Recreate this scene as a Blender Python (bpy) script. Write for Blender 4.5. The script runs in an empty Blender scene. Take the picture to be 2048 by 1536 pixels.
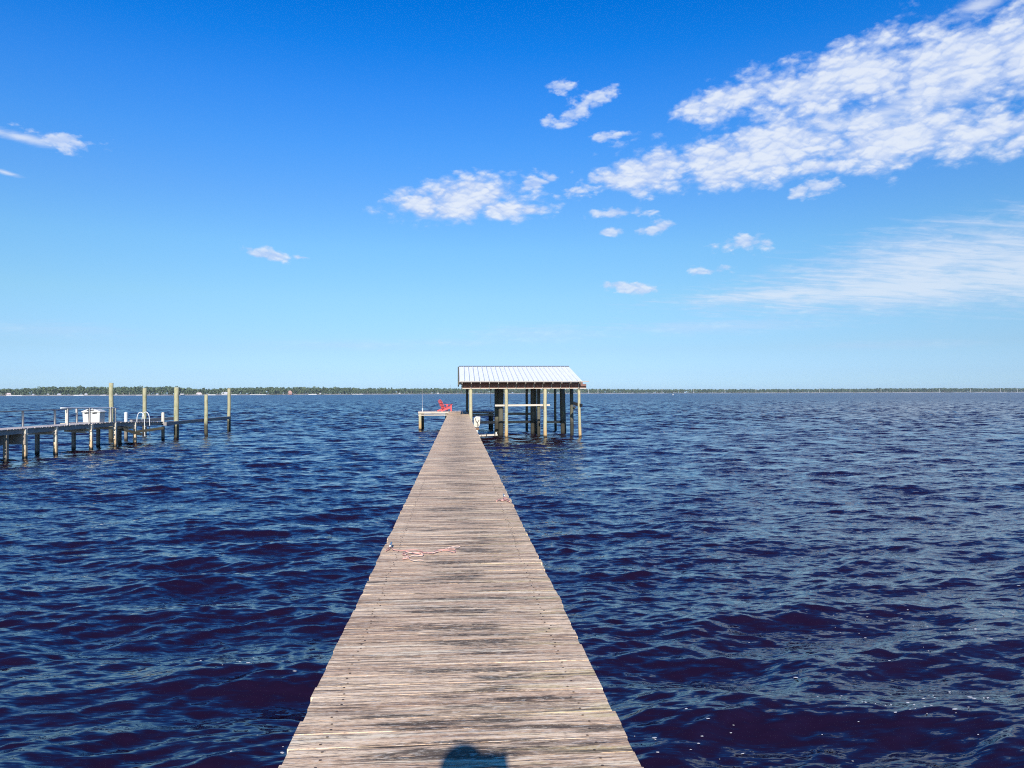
import bpy, bmesh, math, random
import numpy as np
from mathutils import Vector, Matrix

random.seed(7)
rng = np.random.default_rng(11)
scene = bpy.context.scene
COL = scene.collection
PI = math.pi
R_ = math.radians

# ------------------------------------------------------------------ camera
CAM_Z = 3.11                 # lens above the water
DECK_Z = 1.54                # pier deck above the water
F_PX = 1479.0                # focal length in photo pixels (2048 wide)
YAW, PITCH, ROLL = R_(4.18), math.atan(17.4 / F_PX), 0.0024
Fw = Vector((math.sin(YAW) * math.cos(PITCH), math.cos(YAW) * math.cos(PITCH), math.sin(PITCH)))
Rt = Vector((math.cos(YAW), -math.sin(YAW), 0))
Up = Rt.cross(Fw)
Rt, Up = Rt * math.cos(ROLL) - Up * math.sin(ROLL), Up * math.cos(ROLL) + Rt * math.sin(ROLL)
cam_data = bpy.data.cameras.new('camera')
cam = bpy.data.objects.new('camera', cam_data)
COL.objects.link(cam)
cam.matrix_world = Matrix(((Rt.x, Up.x, -Fw.x, 0), (Rt.y, Up.y, -Fw.y, 0), (Rt.z, Up.z, -Fw.z, CAM_Z), (0, 0, 0, 1)))
cam_data.sensor_width = 36
cam_data.lens = F_PX / 2048 * 36
cam_data.clip_start = 0.01
cam_data.clip_end = 20000
scene.camera = cam
CAM = Vector((0, 0, CAM_Z))

def ray(x, y):
    return Fw + Rt * ((x - 1024) / F_PX) - Up * ((y - 768) / F_PX)
def on_z(x, y, z=0.0):
    r = ray(x, y); t = (z - CAM_Z) / r.z
    return CAM + r * t
def at_Y(x, y, Y):
    r = ray(x, y); return CAM + r * (Y / r.y)
FH = Vector((math.sin(YAW), math.cos(YAW), 0)); RH = Vector((math.cos(YAW), -math.sin(YAW), 0))
def cf(xc, d, z=0.0):        # lateral / depth frame of the neighbouring dock
    p = FH * d + RH * xc
    return Vector((p.x, p.y, z))
def shore_pt(x, d, z=0.0):
    r = ray(x, 785); h = Vector((r.x, r.y, 0)); h = h / h.dot(FH)
    p = h * d
    return Vector((p.x, p.y, z))

# ------------------------------------------------------------------ light
SUN_EL, SUN_AZ = R_(26.1), R_(2.5)
EXPOSURE = 0.4
SKY_STRENGTH = 0.1
sd = bpy.data.lights.new('sun', 'SUN'); sd.energy = 5.0; sd.angle = R_(0.53); sd.color = (1.0, 0.955, 0.89)
so = bpy.data.objects.new('sun', sd); COL.objects.link(so)
ldir = Vector((math.sin(SUN_AZ) * math.cos(SUN_EL), math.cos(SUN_AZ) * math.cos(SUN_EL), -math.sin(SUN_EL)))
so.rotation_euler = ldir.to_track_quat('-Z', 'Y').to_euler()
so.location = (0, -30, 40)
scene.view_settings.view_transform = 'Standard'
scene.view_settings.look = 'None'
scene.view_settings.exposure = EXPOSURE
scene.view_settings.gamma = 1.0
scene.view_settings.use_curve_mapping = False
scene.cycles.max_bounces = 6
scene.cycles.use_denoising = False
scene.cycles.filter_width = 1.1
scene.cycles.glossy_bounces = 3
scene.cycles.sample_clamp_indirect = 6.0

# ------------------------------------------------------------------ node helpers
class NT:
    def __init__(self, tree):
        self.t = tree; self.n = tree.nodes; self.l = tree.links
    def new(self, typ, **kw):
        nd = self.n.new(typ)
        for k, v in kw.items(): setattr(nd, k, v)
        return nd
    def put(self, sock, v):
        if isinstance(v, bpy.types.NodeSocket): self.l.new(v, sock)
        else: sock.default_value = v
    def math(self, op, a, b=None, c=None, clamp=False):
        nd = self.new('ShaderNodeMath', operation=op); nd.use_clamp = clamp
        self.put(nd.inputs[0], a)
        if b is not None: self.put(nd.inputs[1], b)
        if c is not None: self.put(nd.inputs[2], c)
        return nd.outputs[0]
    def vmath(self, op, a, b=None):
        nd = self.new('ShaderNodeVectorMath', operation=op)
        self.put(nd.inputs[0], a)
        if b is not None: self.put(nd.inputs[1], b)
        return nd.outputs['Value'] if op in ('LENGTH', 'DOT_PRODUCT') else nd.outputs[0]
    def mix(self, f, a, b, blend='MIX'):
        nd = self.new('ShaderNodeMix', data_type='RGBA', blend_type=blend)
        self.put(nd.inputs[0], f)
        for s, v in ((nd.inputs[6], a), (nd.inputs[7], b)):
            if not isinstance(v, bpy.types.NodeSocket) and len(v) == 3: v = (*v, 1)
            self.put(s, v)
        return nd.outputs[2]
    def ramp(self, f, stops, interp='LINEAR'):
        nd = self.new('ShaderNodeValToRGB'); cr = nd.color_ramp; cr.interpolation = interp
        while len(cr.elements) < len(stops): cr.elements.new(0.5)
        for e, (p, c) in zip(cr.elements, stops):
            e.position = p
            e.color = (c, c, c, 1) if isinstance(c, (int, float)) else (*c, 1)
        self.put(nd.inputs[0], f)
        return nd.outputs[0]
    def smooth(self, v, lo, hi):
        nd = self.new('ShaderNodeMapRange', interpolation_type='SMOOTHSTEP')
        self.put(nd.inputs[0], v); self.put(nd.inputs[1], lo); self.put(nd.inputs[2], hi)
        return nd.outputs[0]
    def noise(self, vec, scale, detail=4, rough=0.55, dist=0.0, out=0):
        nd = self.new('ShaderNodeTexNoise')
        if vec is not None: self.put(nd.inputs['Vector'], vec)
        nd.inputs['Scale'].default_value = scale; nd.inputs['Detail'].default_value = detail
        nd.inputs['Roughness'].default_value = rough; nd.inputs['Distortion'].default_value = dist
        return nd.outputs[out]
    def mapping(self, vec, loc=(0, 0, 0), rot=(0, 0, 0), sc=(1, 1, 1), typ='POINT'):
        nd = self.new('ShaderNodeMapping', vector_type=typ)
        self.put(nd.inputs[0], vec); nd.inputs[1].default_value = loc
        nd.inputs[2].default_value = rot; nd.inputs[3].default_value = sc
        return nd.outputs[0]

def material(name):
    m = bpy.data.materials.new(name); m.use_nodes = True
    t = NT(m.node_tree)
    p = m.node_tree.nodes['Principled BSDF']
    return m, t, p

# ------------------------------------------------------------------ world: sky and clouds
world = bpy.data.worlds.new('World'); scene.world = world; world.use_nodes = True
w = NT(world.node_tree)
bg = world.node_tree.nodes['Background']; bg.inputs['Strength'].default_value = SKY_STRENGTH
sky = w.new('ShaderNodeTexSky', sky_type='NISHITA'); sky.sun_disc = False
sky.sun_elevation = SUN_EL; sky.sun_rotation = PI - SUN_AZ
sky.air_density = 1.0; sky.dust_density = 0.35; sky.ozone_density = 2.2
tc = w.new('ShaderNodeTexCoord'); D = tc.outputs['Generated']
sep = w.new('ShaderNodeSeparateXYZ'); w.put(sep.inputs[0], D)
dx, dy, dz = sep.outputs
az = w.math('ARCTAN2', dx, dy)
hyp = w.math('SQRT', w.math('ADD', w.math('MULTIPLY', dx, dx), w.math('MULTIPLY', dy, dy)))
el = w.math('ARCTAN2', dz, hyp)
cmb = w.new('ShaderNodeCombineXYZ'); w.put(cmb.inputs[0], az); w.put(cmb.inputs[1], el)
AE = cmb.outputs[0]
# grading of the clear sky by elevation (deep saturated blue overhead, pale near the horizon)
eln = w.math('DIVIDE', el, R_(60), clamp=True)
TINT = [(0.0033, (0.2412, 0.3973, 0.7158)), (0.0228, (0.2215, 0.3424, 0.6057)), (0.0552, (0.2285, 0.3214, 0.4797)), (0.1192, (0.2597, 0.3756, 0.4511)), (0.1823, (0.2488, 0.4083, 0.5086)), (0.2442, (0.2002, 0.3923, 0.5785)), (0.3033, (0.1375, 0.3857, 0.6529)), (0.3617, (0.0799, 0.3637, 0.7055)), (0.4167, (0.0179, 0.3304, 0.7244)), (0.4683, (0.0, 0.2983, 0.7044)), (0.75, (0.0, 0.3, 0.78)), (1.0, (0.0, 0.28, 0.74))]
tint = w.ramp(eln, TINT)
sky_c = w.mix(1.0, sky.outputs[0], tint, 'MULTIPLY')
sc_ = w.new('ShaderNodeVectorMath', operation='SCALE'); w.put(sc_.inputs[0], sky_c); sc_.inputs[3].default_value = 2.0
SKY_GAIN = sc_.inputs[3]
sky_c = sc_.outputs[0]
# cloud field
pl = w.math('ADD', w.math('MAXIMUM', dz, 0.0), 0.13)
cp = w.new('ShaderNodeCombineXYZ'); w.put(cp.inputs[0], w.math('DIVIDE', dx, pl)); w.put(cp.inputs[1], w.math('DIVIDE', dy, pl))
P = cp.outputs[0]
def azel(x, y):
    r = ray(x, y).normalized()
    return math.atan2(r.x, r.y), math.asin(r.z)
def ellipses(lst):
    best = None
    for (cx, cy, rx, ry, ang) in lst:
        a, e = azel(cx, cy)
        k = 1.0 / F_PX * (math.cos(math.atan((cx - 1024) / F_PX)) ** 1.2)
        mp = w.mapping(AE, (a, e, 0), (0, 0, R_(ang)), (rx * k, ry / F_PX, 1), 'TEXTURE')
        ln = w.vmath('LENGTH', mp)
        best = ln if best is None else w.math('MINIMUM', best, ln)
    return w.math('SUBTRACT', 1.0, best)
BIG = [(1400, 318, 110, 34, 8), (1580, 182, 100, 32, 12), (1250, 362, 60, 20, -6), (1930, 122, 260, 76, 8), (1690, 165, 175, 54, 12), (1500, 188, 105, 34, 12), (1425, 212, 66, 20, 2), (2060, 95, 140, 62, 4), (1620, 196, 90, 22, 0),
       (1590, 285, 230, 56, 3), (1460, 325, 120, 38, 2), (1790, 278, 190, 46, 2), (1330, 322, 50, 20, 6), (1300, 350, 62, 26, -14), (1990, 262, 130, 27, 5),
       (2045, 285, 55, 26, 0), (1440, 352, 70, 18, 6), (1650, 330, 70, 17, 0), (930, 400, 118, 42, 4), (1000, 420, 66, 22, -2), (855, 408, 50, 26, 0), (1062, 420, 30, 10, 0)]
SMALL = [(1220, 362, 52, 17, -4), (1150, 386, 55, 17, 12), (1062, 370, 40, 12, 4), (1278, 384, 36, 13, -10), (1105, 358, 18, 8, -20), (1640, 372, 50, 15, 4), (1165, 215, 62, 18, 26), (1096, 240, 22, 12, 20),
         (1120, 175, 32, 10, 5), (1205, 274, 32, 8, 5), (1315, 455, 34, 8, 8), (1218, 465, 17, 6, 0), (1240, 425, 50, 9, 0), (1480, 487, 62, 14, 2), (1420, 542, 34, 9, 0), (1245, 572, 48, 10, -10),
         (122, 277, 56, 15, -4), (550, 514, 38, 10, -6), (606, 515, 26, 4, -2)]
SOFT = [(1900, 520, 340, 62, 5), (1850, 570, 440, 48, 2), (2050, 540, 260, 75, 3), (1560, 590, 230, 15, 2), (1960, 10, 50, 16, 10), (1090, 670, 170, 18, 0), (1420, 655, 260, 14, 0), (1780, 690, 180, 9, 0), (700, 690, 160, 10, 0), (40, 274, 70, 8, -3), (10, 345, 30, 4, -8), (1780, 222, 220, 22, 6), (1800, 215, 200, 26, 4), (110, 660, 160, 14, 0), (900, 686, 120, 8, 0)]
n1 = w.noise(w.mapping(AE, (1.3, 0.2, 0), (0, 0, -0.12), (1, 1.9, 1)), 11.0, 8, 0.6, 0.2)
def billow(off):      # rounded cloudlets
    v = w.mapping(AE, off, (0, 0, -0.12), (1, 1.8, 1))
    wc = w.noise(v, 22.0, 4, 0.6, 0.0, out=1)
    v = w.vmath('ADD', v, w.vmath('MULTIPLY', w.vmath('SUBTRACT', wc, (0.5, 0.5, 0.5)), (0.04, 0.04, 0)))
    d = []
    for sc_k in (24.0, 66.0):
        nd = w.new('ShaderNodeTexVoronoi', feature='F1', voronoi_dimensions='2D'); w.put(nd.inputs['Vector'], v)
        nd.inputs['Scale'].default_value = sc_k
        d.append(nd.outputs['Distance'])
    return w.math('SUBTRACT', 0.98, w.math('ADD', w.math('MULTIPLY', d[0], 0.68), w.math('MULTIPLY', d[1], 0.36)))
n2 = billow((3.1, 1.7, 0.4))
nf = w.noise(w.mapping(AE, (5.1, 2.7, 0.4), (0, 0, -0.1), (1, 1.7, 1)), 60.0, 6, 0.62, 0.0)
n3 = w.noise(w.mapping(P, (0.8, 5.2, 0), (0, 0, 0.2), (0.55, 1.7, 1)), 9.0, 7, 0.62, 0.6)
c1 = w.math('SUBTRACT', n1, 0.5); c2 = w.math('SUBTRACT', n2, 0.5); c3 = w.math('SUBTRACT', n3, 0.5)
puff = w.math('ADD', w.math('MULTIPLY', c1, 2.1), w.math('ADD', w.math('MULTIPLY', c2, 1.2), w.math('MULTIPLY', w.math('SUBTRACT', nf, 0.5), 1.3)))
dB = w.math('ADD', ellipses(BIG), puff)
aB = w.smooth(dB, -0.4, 0.72)
dS = w.math('ADD', ellipses(SMALL), w.math('MULTIPLY', puff, 1.8))
aS = w.math('MULTIPLY', w.smooth(dS, -0.15, 1.0), 0.85)
dT = w.math('ADD', w.math('MULTIPLY', ellipses(SOFT), 0.75), w.math('ADD', w.math('MULTIPLY', c3, 1.4), w.math('MULTIPLY', c1, 0.8)))
aT = w.math('MULTIPLY', w.smooth(dT, -0.3, 0.75), 0.8)
aT = w.math('MULTIPLY', aT, w.math('MULTIPLY_ADD', w.smooth(el, 0.07, 0.12), 0.75, 0.25))
alpha = w.math('MAXIMUM', w.math('MAXIMUM', aB, aS), aT)
alpha = w.math('MULTIPLY', alpha, w.smooth(el, 0.01, 0.06))
front = w.smooth(dy, 0.0, 0.15)
alpha = w.math('MULTIPLY', w.math('MULTIPLY', alpha, front), 0.92)
# light and shade inside the clouds: compare with the field a little higher
n1u = billow((3.1, 1.704, 0.4))
lit = w.math('ADD', w.math('ADD', w.math('MULTIPLY', c2, 0.8), w.math('MULTIPLY', w.math('SUBTRACT', n2, n1u), 1.4)), w.math('MULTIPLY', w.smooth(dB, 0.2, 1.3), 0.35))
cl_f = w.math('MAXIMUM', w.smooth(lit, -0.3, 0.65), w.math('MULTIPLY', aT, 1.1))
cloud_c = w.mix(cl_f, (3.7, 4.7, 7.0), (6.15, 6.6, 7.35))
w.l.new(w.mix(alpha, sky_c, cloud_c), bg.inputs['Color'])

# ------------------------------------------------------------------ mesh builder
class MB:
    def __init__(self):
        self.v = []; self.f = []; self.r = []
    def face(self, idx, r=0.5):
        self.f.append(tuple(idx)); self.r.append(r)
    def hull8(self, pts, r=None):
        if r is None: r = random.random()
        b = len(self.v); self.v += [tuple(p) for p in pts]
        for q in ((0, 3, 2, 1), (4, 5, 6, 7), (0, 1, 5, 4), (1, 2, 6, 5), (2, 3, 7, 6), (3, 0, 4, 7)):
            self.face([b + i for i in q], r)
    def box(self, c, s, rot=None, r=None):
        hx, hy, hz = s[0] / 2, s[1] / 2, s[2] / 2
        pts = [Vector((sx * hx, sy * hy, sz * hz)) for sz in (-1, 1) for sx, sy in ((-1, -1), (1, -1), (1, 1), (-1, 1))]
        if rot is not None: pts = [rot @ p for p in pts]
        c = Vector(c)
        self.hull8([p + c for p in pts], r)
    def beam(self, a, b, wd, ht, up=(0, 0, 1), r=None):
        a = Vector(a); b = Vector(b); d = (b - a).normalized(); u = Vector(up)
        s = d.cross(u).normalized(); u = s.cross(d)
        s *= wd / 2; u *= ht / 2
        self.hull8([a - s - u, a + s - u, b + s - u, b - s - u, a - s + u, a + s + u, b + s + u, b - s + u], r)
    def tube(self, pts, rad, n=10, caps=True, r=None):
        if r is None: r = random.random()
        pts = [Vector(p) for p in pts]
        rads = rad if isinstance(rad, (list, tuple)) else [rad] * len(pts)
        b = len(self.v); prev = None
        for i, p in enumerate(pts):
            t = (pts[min(i + 1, len(pts) - 1)] - pts[max(i - 1, 0)]).normalized()
            ref = Vector((0, 0, 1)) if abs(t.z) < 0.9 else Vector((1, 0, 0))
            s = t.cross(ref).normalized() if prev is None else (prev - t * prev.dot(t)).normalized()
            prev = s; u = t.cross(s)
            for k in range(n):
                a = 2 * PI * k / n
                self.v.append(tuple(p + (s * math.cos(a) + u * math.sin(a)) * rads[i]))
        for i in range(len(pts) - 1):
            for k in range(n):
                k2 = (k + 1) % n
                self.face([b + i * n + k, b + i * n + k2, b + (i + 1) * n + k2, b + (i + 1) * n + k], r)
        if caps:
            self.face([b + k for k in range(n)][::-1], r)
            self.face([b + (len(pts) - 1) * n + k for k in range(n)], r)
    def pile(self, x, y, z0, z1, rad, lean=(0, 0), n=14, segs=9):
        pts = []; rads = []
        for i in range(segs + 1):
            t = i / segs
            pts.append((x + lean[0] * t + random.gauss(0, 0.006), y + lean[1] * t + random.gauss(0, 0.006), z0 + (z1 - z0) * t))
            rads.append(rad * (1.06 - 0.12 * t) * random.uniform(0.975, 1.025))
        self.tube(pts, rads, n)
    def prism(self, poly, a, b, r=None):      # poly: list of Vectors, swept from offset a to b
        if r is None: r = random.random()
        n = len(poly); k = len(self.v); a = Vector(a); b = Vector(b)
        self.v += [tuple(Vector(p) + a) for p in poly] + [tuple(Vector(p) + b) for p in poly]
        self.face([k + i for i in range(n)][::-1], r); self.face([k + n + i for i in range(n)], r)
        for i in range(n):
            j = (i + 1) % n
            self.face([k + i, k + j, k + n + j, k + n + i], r)
    def build(self, name, mat, parent=None, smooth=False, bevel=0.0, origin=None):
        me = bpy.data.meshes.new(name)
        me.from_pydata(self.v, [], self.f)
        at = me.attributes.new('tint', 'FLOAT', 'FACE'); at.data.foreach_set('value', np.array(self.r, dtype=np.float32))
        bm = bmesh.new(); bm.from_mesh(me); bmesh.ops.recalc_face_normals(bm, faces=bm.faces); bm.to_mesh(me); bm.free()
        if smooth:
            me.polygons.foreach_set('use_smooth', [len(p.vertices) == 4 for p in me.polygons])
        for m in (mat if isinstance(mat, (list, tuple)) else [mat]): me.materials.append(m)
        o = bpy.data.objects.new(name, me); COL.objects.link(o)
        if parent is not None:
            o.parent = parent
            o.matrix_parent_inverse = Matrix.Translation(-parent.location)
            if parent.type == 'MESH': o.matrix_parent_inverse = Matrix.Identity(4)
        if bevel:
            md = o.modifiers.new('bevel', 'BEVEL'); md.width = bevel; md.segments = 2; md.limit_method = 'ANGLE'
        return o

def tag(o, label=None, cat=None, group=None, kind=None):
    if label: o['label'] = label
    if cat: o['category'] = cat
    if group: o['group'] = group
    if kind: o['kind'] = kind
    return o
def thing(name, loc, label, cat, group=None):
    o = bpy.data.objects.new(name, None); COL.objects.link(o); o.location = loc
    o.empty_display_size = 0.2
    return tag(o, label, cat, group)

# ------------------------------------------------------------------ materials
def wood(name, c_lo, c_hi, axis='X', streak=0.55, grain=60.0, wet=False, rust=False, tide_shade=0.0, green=0.0, rough=0.85, mott=0.35):
    m, t, p = material(name)
    geo = t.new('ShaderNodeNewGeometry'); pos = geo.outputs['Position']
    s = {'X': (1.2, grain, grain), 'Y': (grain, 1.2, grain), 'Z': (grain, grain, 1.2)}[axis]
    vec = t.mapping(pos, sc=s)
    att = t.new('ShaderNodeAttribute', attribute_name='tint'); tint = att.outputs['Fac']
    fine = t.noise(vec, 1.0, 5, 0.65)
    broad = t.noise(pos, 2.3, 4, 0.6)
    f = t.math('ADD', t.math('MULTIPLY', tint, 0.45), t.math('MULTIPLY', broad, 0.55))
    col = t.mix(f, c_lo, c_hi)
    dark = t.smooth(fine, 0.56, 0.74)
    col = t.mix(t.math('MULTIPLY', dark, streak), col, tuple(c * 0.22 for c in c_lo))
    mt = t.smooth(t.noise(pos, 9.0, 5, 0.7), 0.52, 0.75)
    col = t.mix(t.math('MULTIPLY', mt, mott), col, tuple(c * 0.45 for c in c_lo))
    sepz = t.new('ShaderNodeSeparateXYZ'); t.put(sepz.inputs[0], pos); z = sepz.outputs[2]
    if green:
        g = t.smooth(t.noise(pos, 3.7, 5, 0.7), 0.45, 0.7)
        col = t.mix(t.math('MULTIPLY', g, green), col, (0.16, 0.19, 0.06))
    wob = t.math('MULTIPLY', t.math('SUBTRACT', t.noise(pos, 6.0, 4, 0.6), 0.5), 0.35)
    zz = t.math('ADD', z, wob)
    if rust:
        col = t.mix(t.math('MULTIPLY', t.math('SUBTRACT', 1.0, t.smooth(zz, 0.25, 1.0)), 0.7), col, (0.5, 0.29, 0.11))
    if tide_shade:
        col = t.mix(t.math('MULTIPLY', t.math('SUBTRACT', 1.0, t.smooth(zz, tide_shade - 0.25, tide_shade + 0.15)), 0.88), col, (0.03, 0.027, 0.019))
    if wet:
        col = t.mix(t.math('SUBTRACT', 1.0, t.smooth(zz, 0.06, 0.24)), col, (0.025, 0.022, 0.016))
    t.put(p.inputs['Base Color'], col)
    p.inputs['Roughness'].default_value = rough
    p.inputs['Specular IOR Level'].default_value = 0.25
    bp = t.new('ShaderNodeBump'); bp.inputs['Strength'].default_value = 0.5; bp.inputs['Distance'].default_value = 0.012
    t.put(bp.inputs['Height'], fine); t.put(p.inputs['Normal'], bp.outputs[0])
    return m

def deck_material(name='deck_planks', axis='X'):
    m, t, p = material(name)
    geo = t.new('ShaderNodeNewGeometry'); pos = geo.outputs['Position']
    att = t.new('ShaderNodeAttribute', attribute_name='tint'); tint = att.outputs['Fac']
    off = t.new('ShaderNodeCombineXYZ'); t.put(off.inputs[0], t.math('MULTIPLY', tint, 37.0)); t.put(off.inputs[2], t.math('MULTIPLY', tint, 11.0))
    vp = t.vmath('ADD', pos, off.outputs[0])
    warp = t.noise(t.mapping(vp, sc=(1.6, 6, 1)), 1.0, 3, 0.5, out=1)
    vw = t.vmath('ADD', vp, t.vmath('MULTIPLY', t.vmath('SUBTRACT', warp, (0.5, 0.5, 0.5)), (0.05, 0.05, 0)))
    g1 = t.noise(t.mapping(vw, sc=(1.8, 52, 1)), 1.0, 5, 0.6)        # fine grain
    g2 = t.noise(t.mapping(vw, sc=(1.1, 28, 1)), 1.0, 5, 0.65)      # wider streaks
    g3 = t.noise(t.mapping(vw, sc=(13, 62, 1)), 1.0, 5, 0.7)       # splinters
    col = t.mix(tint, (0.62, 0.41, 0.245), (0.80, 0.555, 0.345))
    col = t.mix(t.math('MULTIPLY', t.smooth(g2, 0.44, 0.60), 0.75), col, (0.93, 0.70, 0.45))
    col = t.mix(t.math('MULTIPLY', t.smooth(t.noise(t.mapping(vp, sc=(0.7, 7, 1)), 1.0, 3, 0.6), 0.46, 0.62), 0.6), col, (0.49, 0.295, 0.175))
    pale = t.smooth(t.noise(t.mapping(vp, sc=(0.55, 13, 1)), 1.0, 3, 0.6), 0.57, 0.66)
    col = t.mix(t.math('MULTIPLY', pale, 0.6), col, (0.92, 0.77, 0.52))
    # yellowish lichen on some boards towards the right edge
    sp = t.new('ShaderNodeSeparateXYZ'); t.put(sp.inputs[0], pos); x = sp.outputs[0]
    edge = t.smooth(x, -0.35, 0.7)
    lich = t.math('MULTIPLY', t.math('MULTIPLY', edge, t.smooth(t.noise(t.mapping(vp, sc=(1.2, 11, 1)), 1.0, 4, 0.6), 0.53, 0.64)), 0.55)
    col = t.mix(lich, col, (0.58, 0.47, 0.19))
    # dark grain lines, speckle and black mildew worn into the middle of the walk
    line = t.smooth(g1, 0.50, 0.60)
    col = t.mix(t.math('MULTIPLY', line, 0.62), col, (0.20, 0.135, 0.10))
    mid = t.math('SUBTRACT', 1.0, t.smooth(t.math('ABSOLUTE', t.math('SUBTRACT', x, 0.06)), 0.05, 0.75))
    pat = t.noise(t.mapping(vp, sc=(1.1, 7.5, 1)), 1.0, 6, 0.68)
    patch = t.smooth(t.math('ADD', pat, t.math('MULTIPLY', mid, 0.09)), 0.55, 0.66)
    brk = t.math('ADD', t.math('MULTIPLY', g3, 0.5), t.math('MULTIPLY', g2, 0.5))
    mil = t.math('MULTIPLY', patch, t.smooth(brk, 0.41, 0.50))
    col = t.mix(t.math('MULTIPLY', mil, 0.86), col, (0.035, 0.029, 0.025))
    g4 = t.noise(t.mapping(vp, sc=(20, 64, 1)), 1.0, 4, 0.75)
    col = t.mix(t.math('MULTIPLY', t.smooth(g4, 0.50, 0.64), 0.5), col, (0.18, 0.125, 0.095))
    col = t.mix(t.math('MULTIPLY', t.smooth(g4, 0.48, 0.36), 0.4), col, (0.88, 0.76, 0.60))
    crack = t.smooth(t.noise(t.mapping(vw, sc=(0.8, 60, 1)), 1.0, 2, 0.5), 0.63, 0.69)
    col = t.mix(t.math('MULTIPLY', crack, 0.85), col, (0.03, 0.025, 0.022))
    t.put(p.inputs['Base Color'], col)
    p.inputs['Roughness'].default_value = 0.9
    p.inputs['Specular IOR Level'].default_value = 0.2
    h = t.math('SUBTRACT', t.math('ADD', t.math('MULTIPLY', g2, 0.6), t.math('MULTIPLY', g3, 0.5)), t.math('MULTIPLY', line, 0.7))
    bp = t.new('ShaderNodeBump'); bp.inputs['Strength'].default_value = 0.75; bp.inputs['Distance'].default_value = 0.006
    t.put(bp.inputs['Height'], h); t.put(p.inputs['Normal'], bp.outputs[0])
    return m

def plain(name, col, rough=0.5, metal=0.0, var=0.25, scale=5.0, bump=0.0, spec=0.4):
    m, t, p = material(name)
    geo = t.new('ShaderNodeNewGeometry'); pos = geo.outputs['Position']
    n = t.noise(pos, scale, 5, 0.65)
    t.put(p.inputs['Base Color'], t.mix(t.math('MULTIPLY', t.smooth(n, 0.4, 0.75), var), col, tuple(c * 0.45 for c in col)))
    p.inputs['Roughness'].default_value = rough; p.inputs['Metallic'].default_value = metal
    p.inputs['Specular IOR Level'].default_value = spec
    if bump:
        bp = t.new('ShaderNodeBump'); bp.inputs['Strength'].default_value = bump; bp.inputs['Distance'].default_value = 0.01
        t.put(bp.inputs['Height'], n); t.put(p.inputs['Normal'], bp.outputs[0])
    return m

M_deck = deck_material()
M_pile = wood('treated_piling', (0.33, 0.295, 0.18), (0.49, 0.44, 0.28), 'Z', 0.45, 30, wet=True, rust=True, green=0.35, mott=0.4)
M_mooring = wood('mooring_piling_wood', (0.27, 0.25, 0.15), (0.41, 0.375, 0.23), 'Z', 0.65, 30, wet=True, green=0.5, mott=0.55, tide_shade=0.95)
M_pile_old = wood('old_piling', (0.075, 0.07, 0.055), (0.14, 0.125, 0.095), 'Z', 0.6, 30, wet=True, green=0.45, tide_shade=1.1)  # foot darkened in the colour to stand in for shade under the boathouse
M_dock_post = wood('brown_dock_post', (0.14, 0.12, 0.095), (0.24, 0.205, 0.16), 'Z', 0.5, 30, wet=True, mott=0.3)
M_post_pale = wood('pale_post', (0.52, 0.46, 0.36), (0.72, 0.64, 0.50), 'Z', 0.4, 30, wet=True, rust=True, mott=0.2)
M_beam = wood('weathered_beam', (0.20, 0.165, 0.13), (0.36, 0.30, 0.24), 'X', 0.6, 25)
M_beam_y = wood('weathered_stringer', (0.20, 0.18, 0.165), (0.36, 0.33, 0.30), 'Y', 0.6, 25)
M_beam_red = wood('reddish_beam', (0.15, 0.075, 0.055), (0.25, 0.13, 0.10), 'X', 0.5, 25)
M_pale_board = wood('lit_edge_wood', (0.42, 0.35, 0.27), (0.58, 0.50, 0.40), 'X', 0.35, 25, mott=0.2)
M_dockdeck = wood('grey_dock_boards', (0.34, 0.29, 0.27), (0.52, 0.46, 0.42), 'X', 0.6, 30)
M_rail = wood('grey_rail', (0.30, 0.27, 0.24), (0.48, 0.44, 0.39), 'Z', 0.5, 30)
M_white = plain('white_weathered_plastic', (0.60, 0.585, 0.53), 0.5, 0, 0.25, 6)
M_whitetube = plain('white_tube', (0.60, 0.60, 0.57), 0.35, 0, 0.1)
M_dark = plain('dark_hardware', (0.02, 0.02, 0.022), 0.5)
M_red = plain('faded_red_paint', (0.72, 0.13, 0.13), 0.55, 0, 0.3, 12)
M_rope_red = plain('faded_red_rope', (0.60, 0.32, 0.26), 0.9, 0, 0.3, 40)
M_rope_white = plain('pale_rope', (0.66, 0.48, 0.38), 0.9, 0, 0.2, 40)
M_galv = plain('galvanised', (0.5, 0.5, 0.5), 0.4, 0.8, 0.3, 20)

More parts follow.
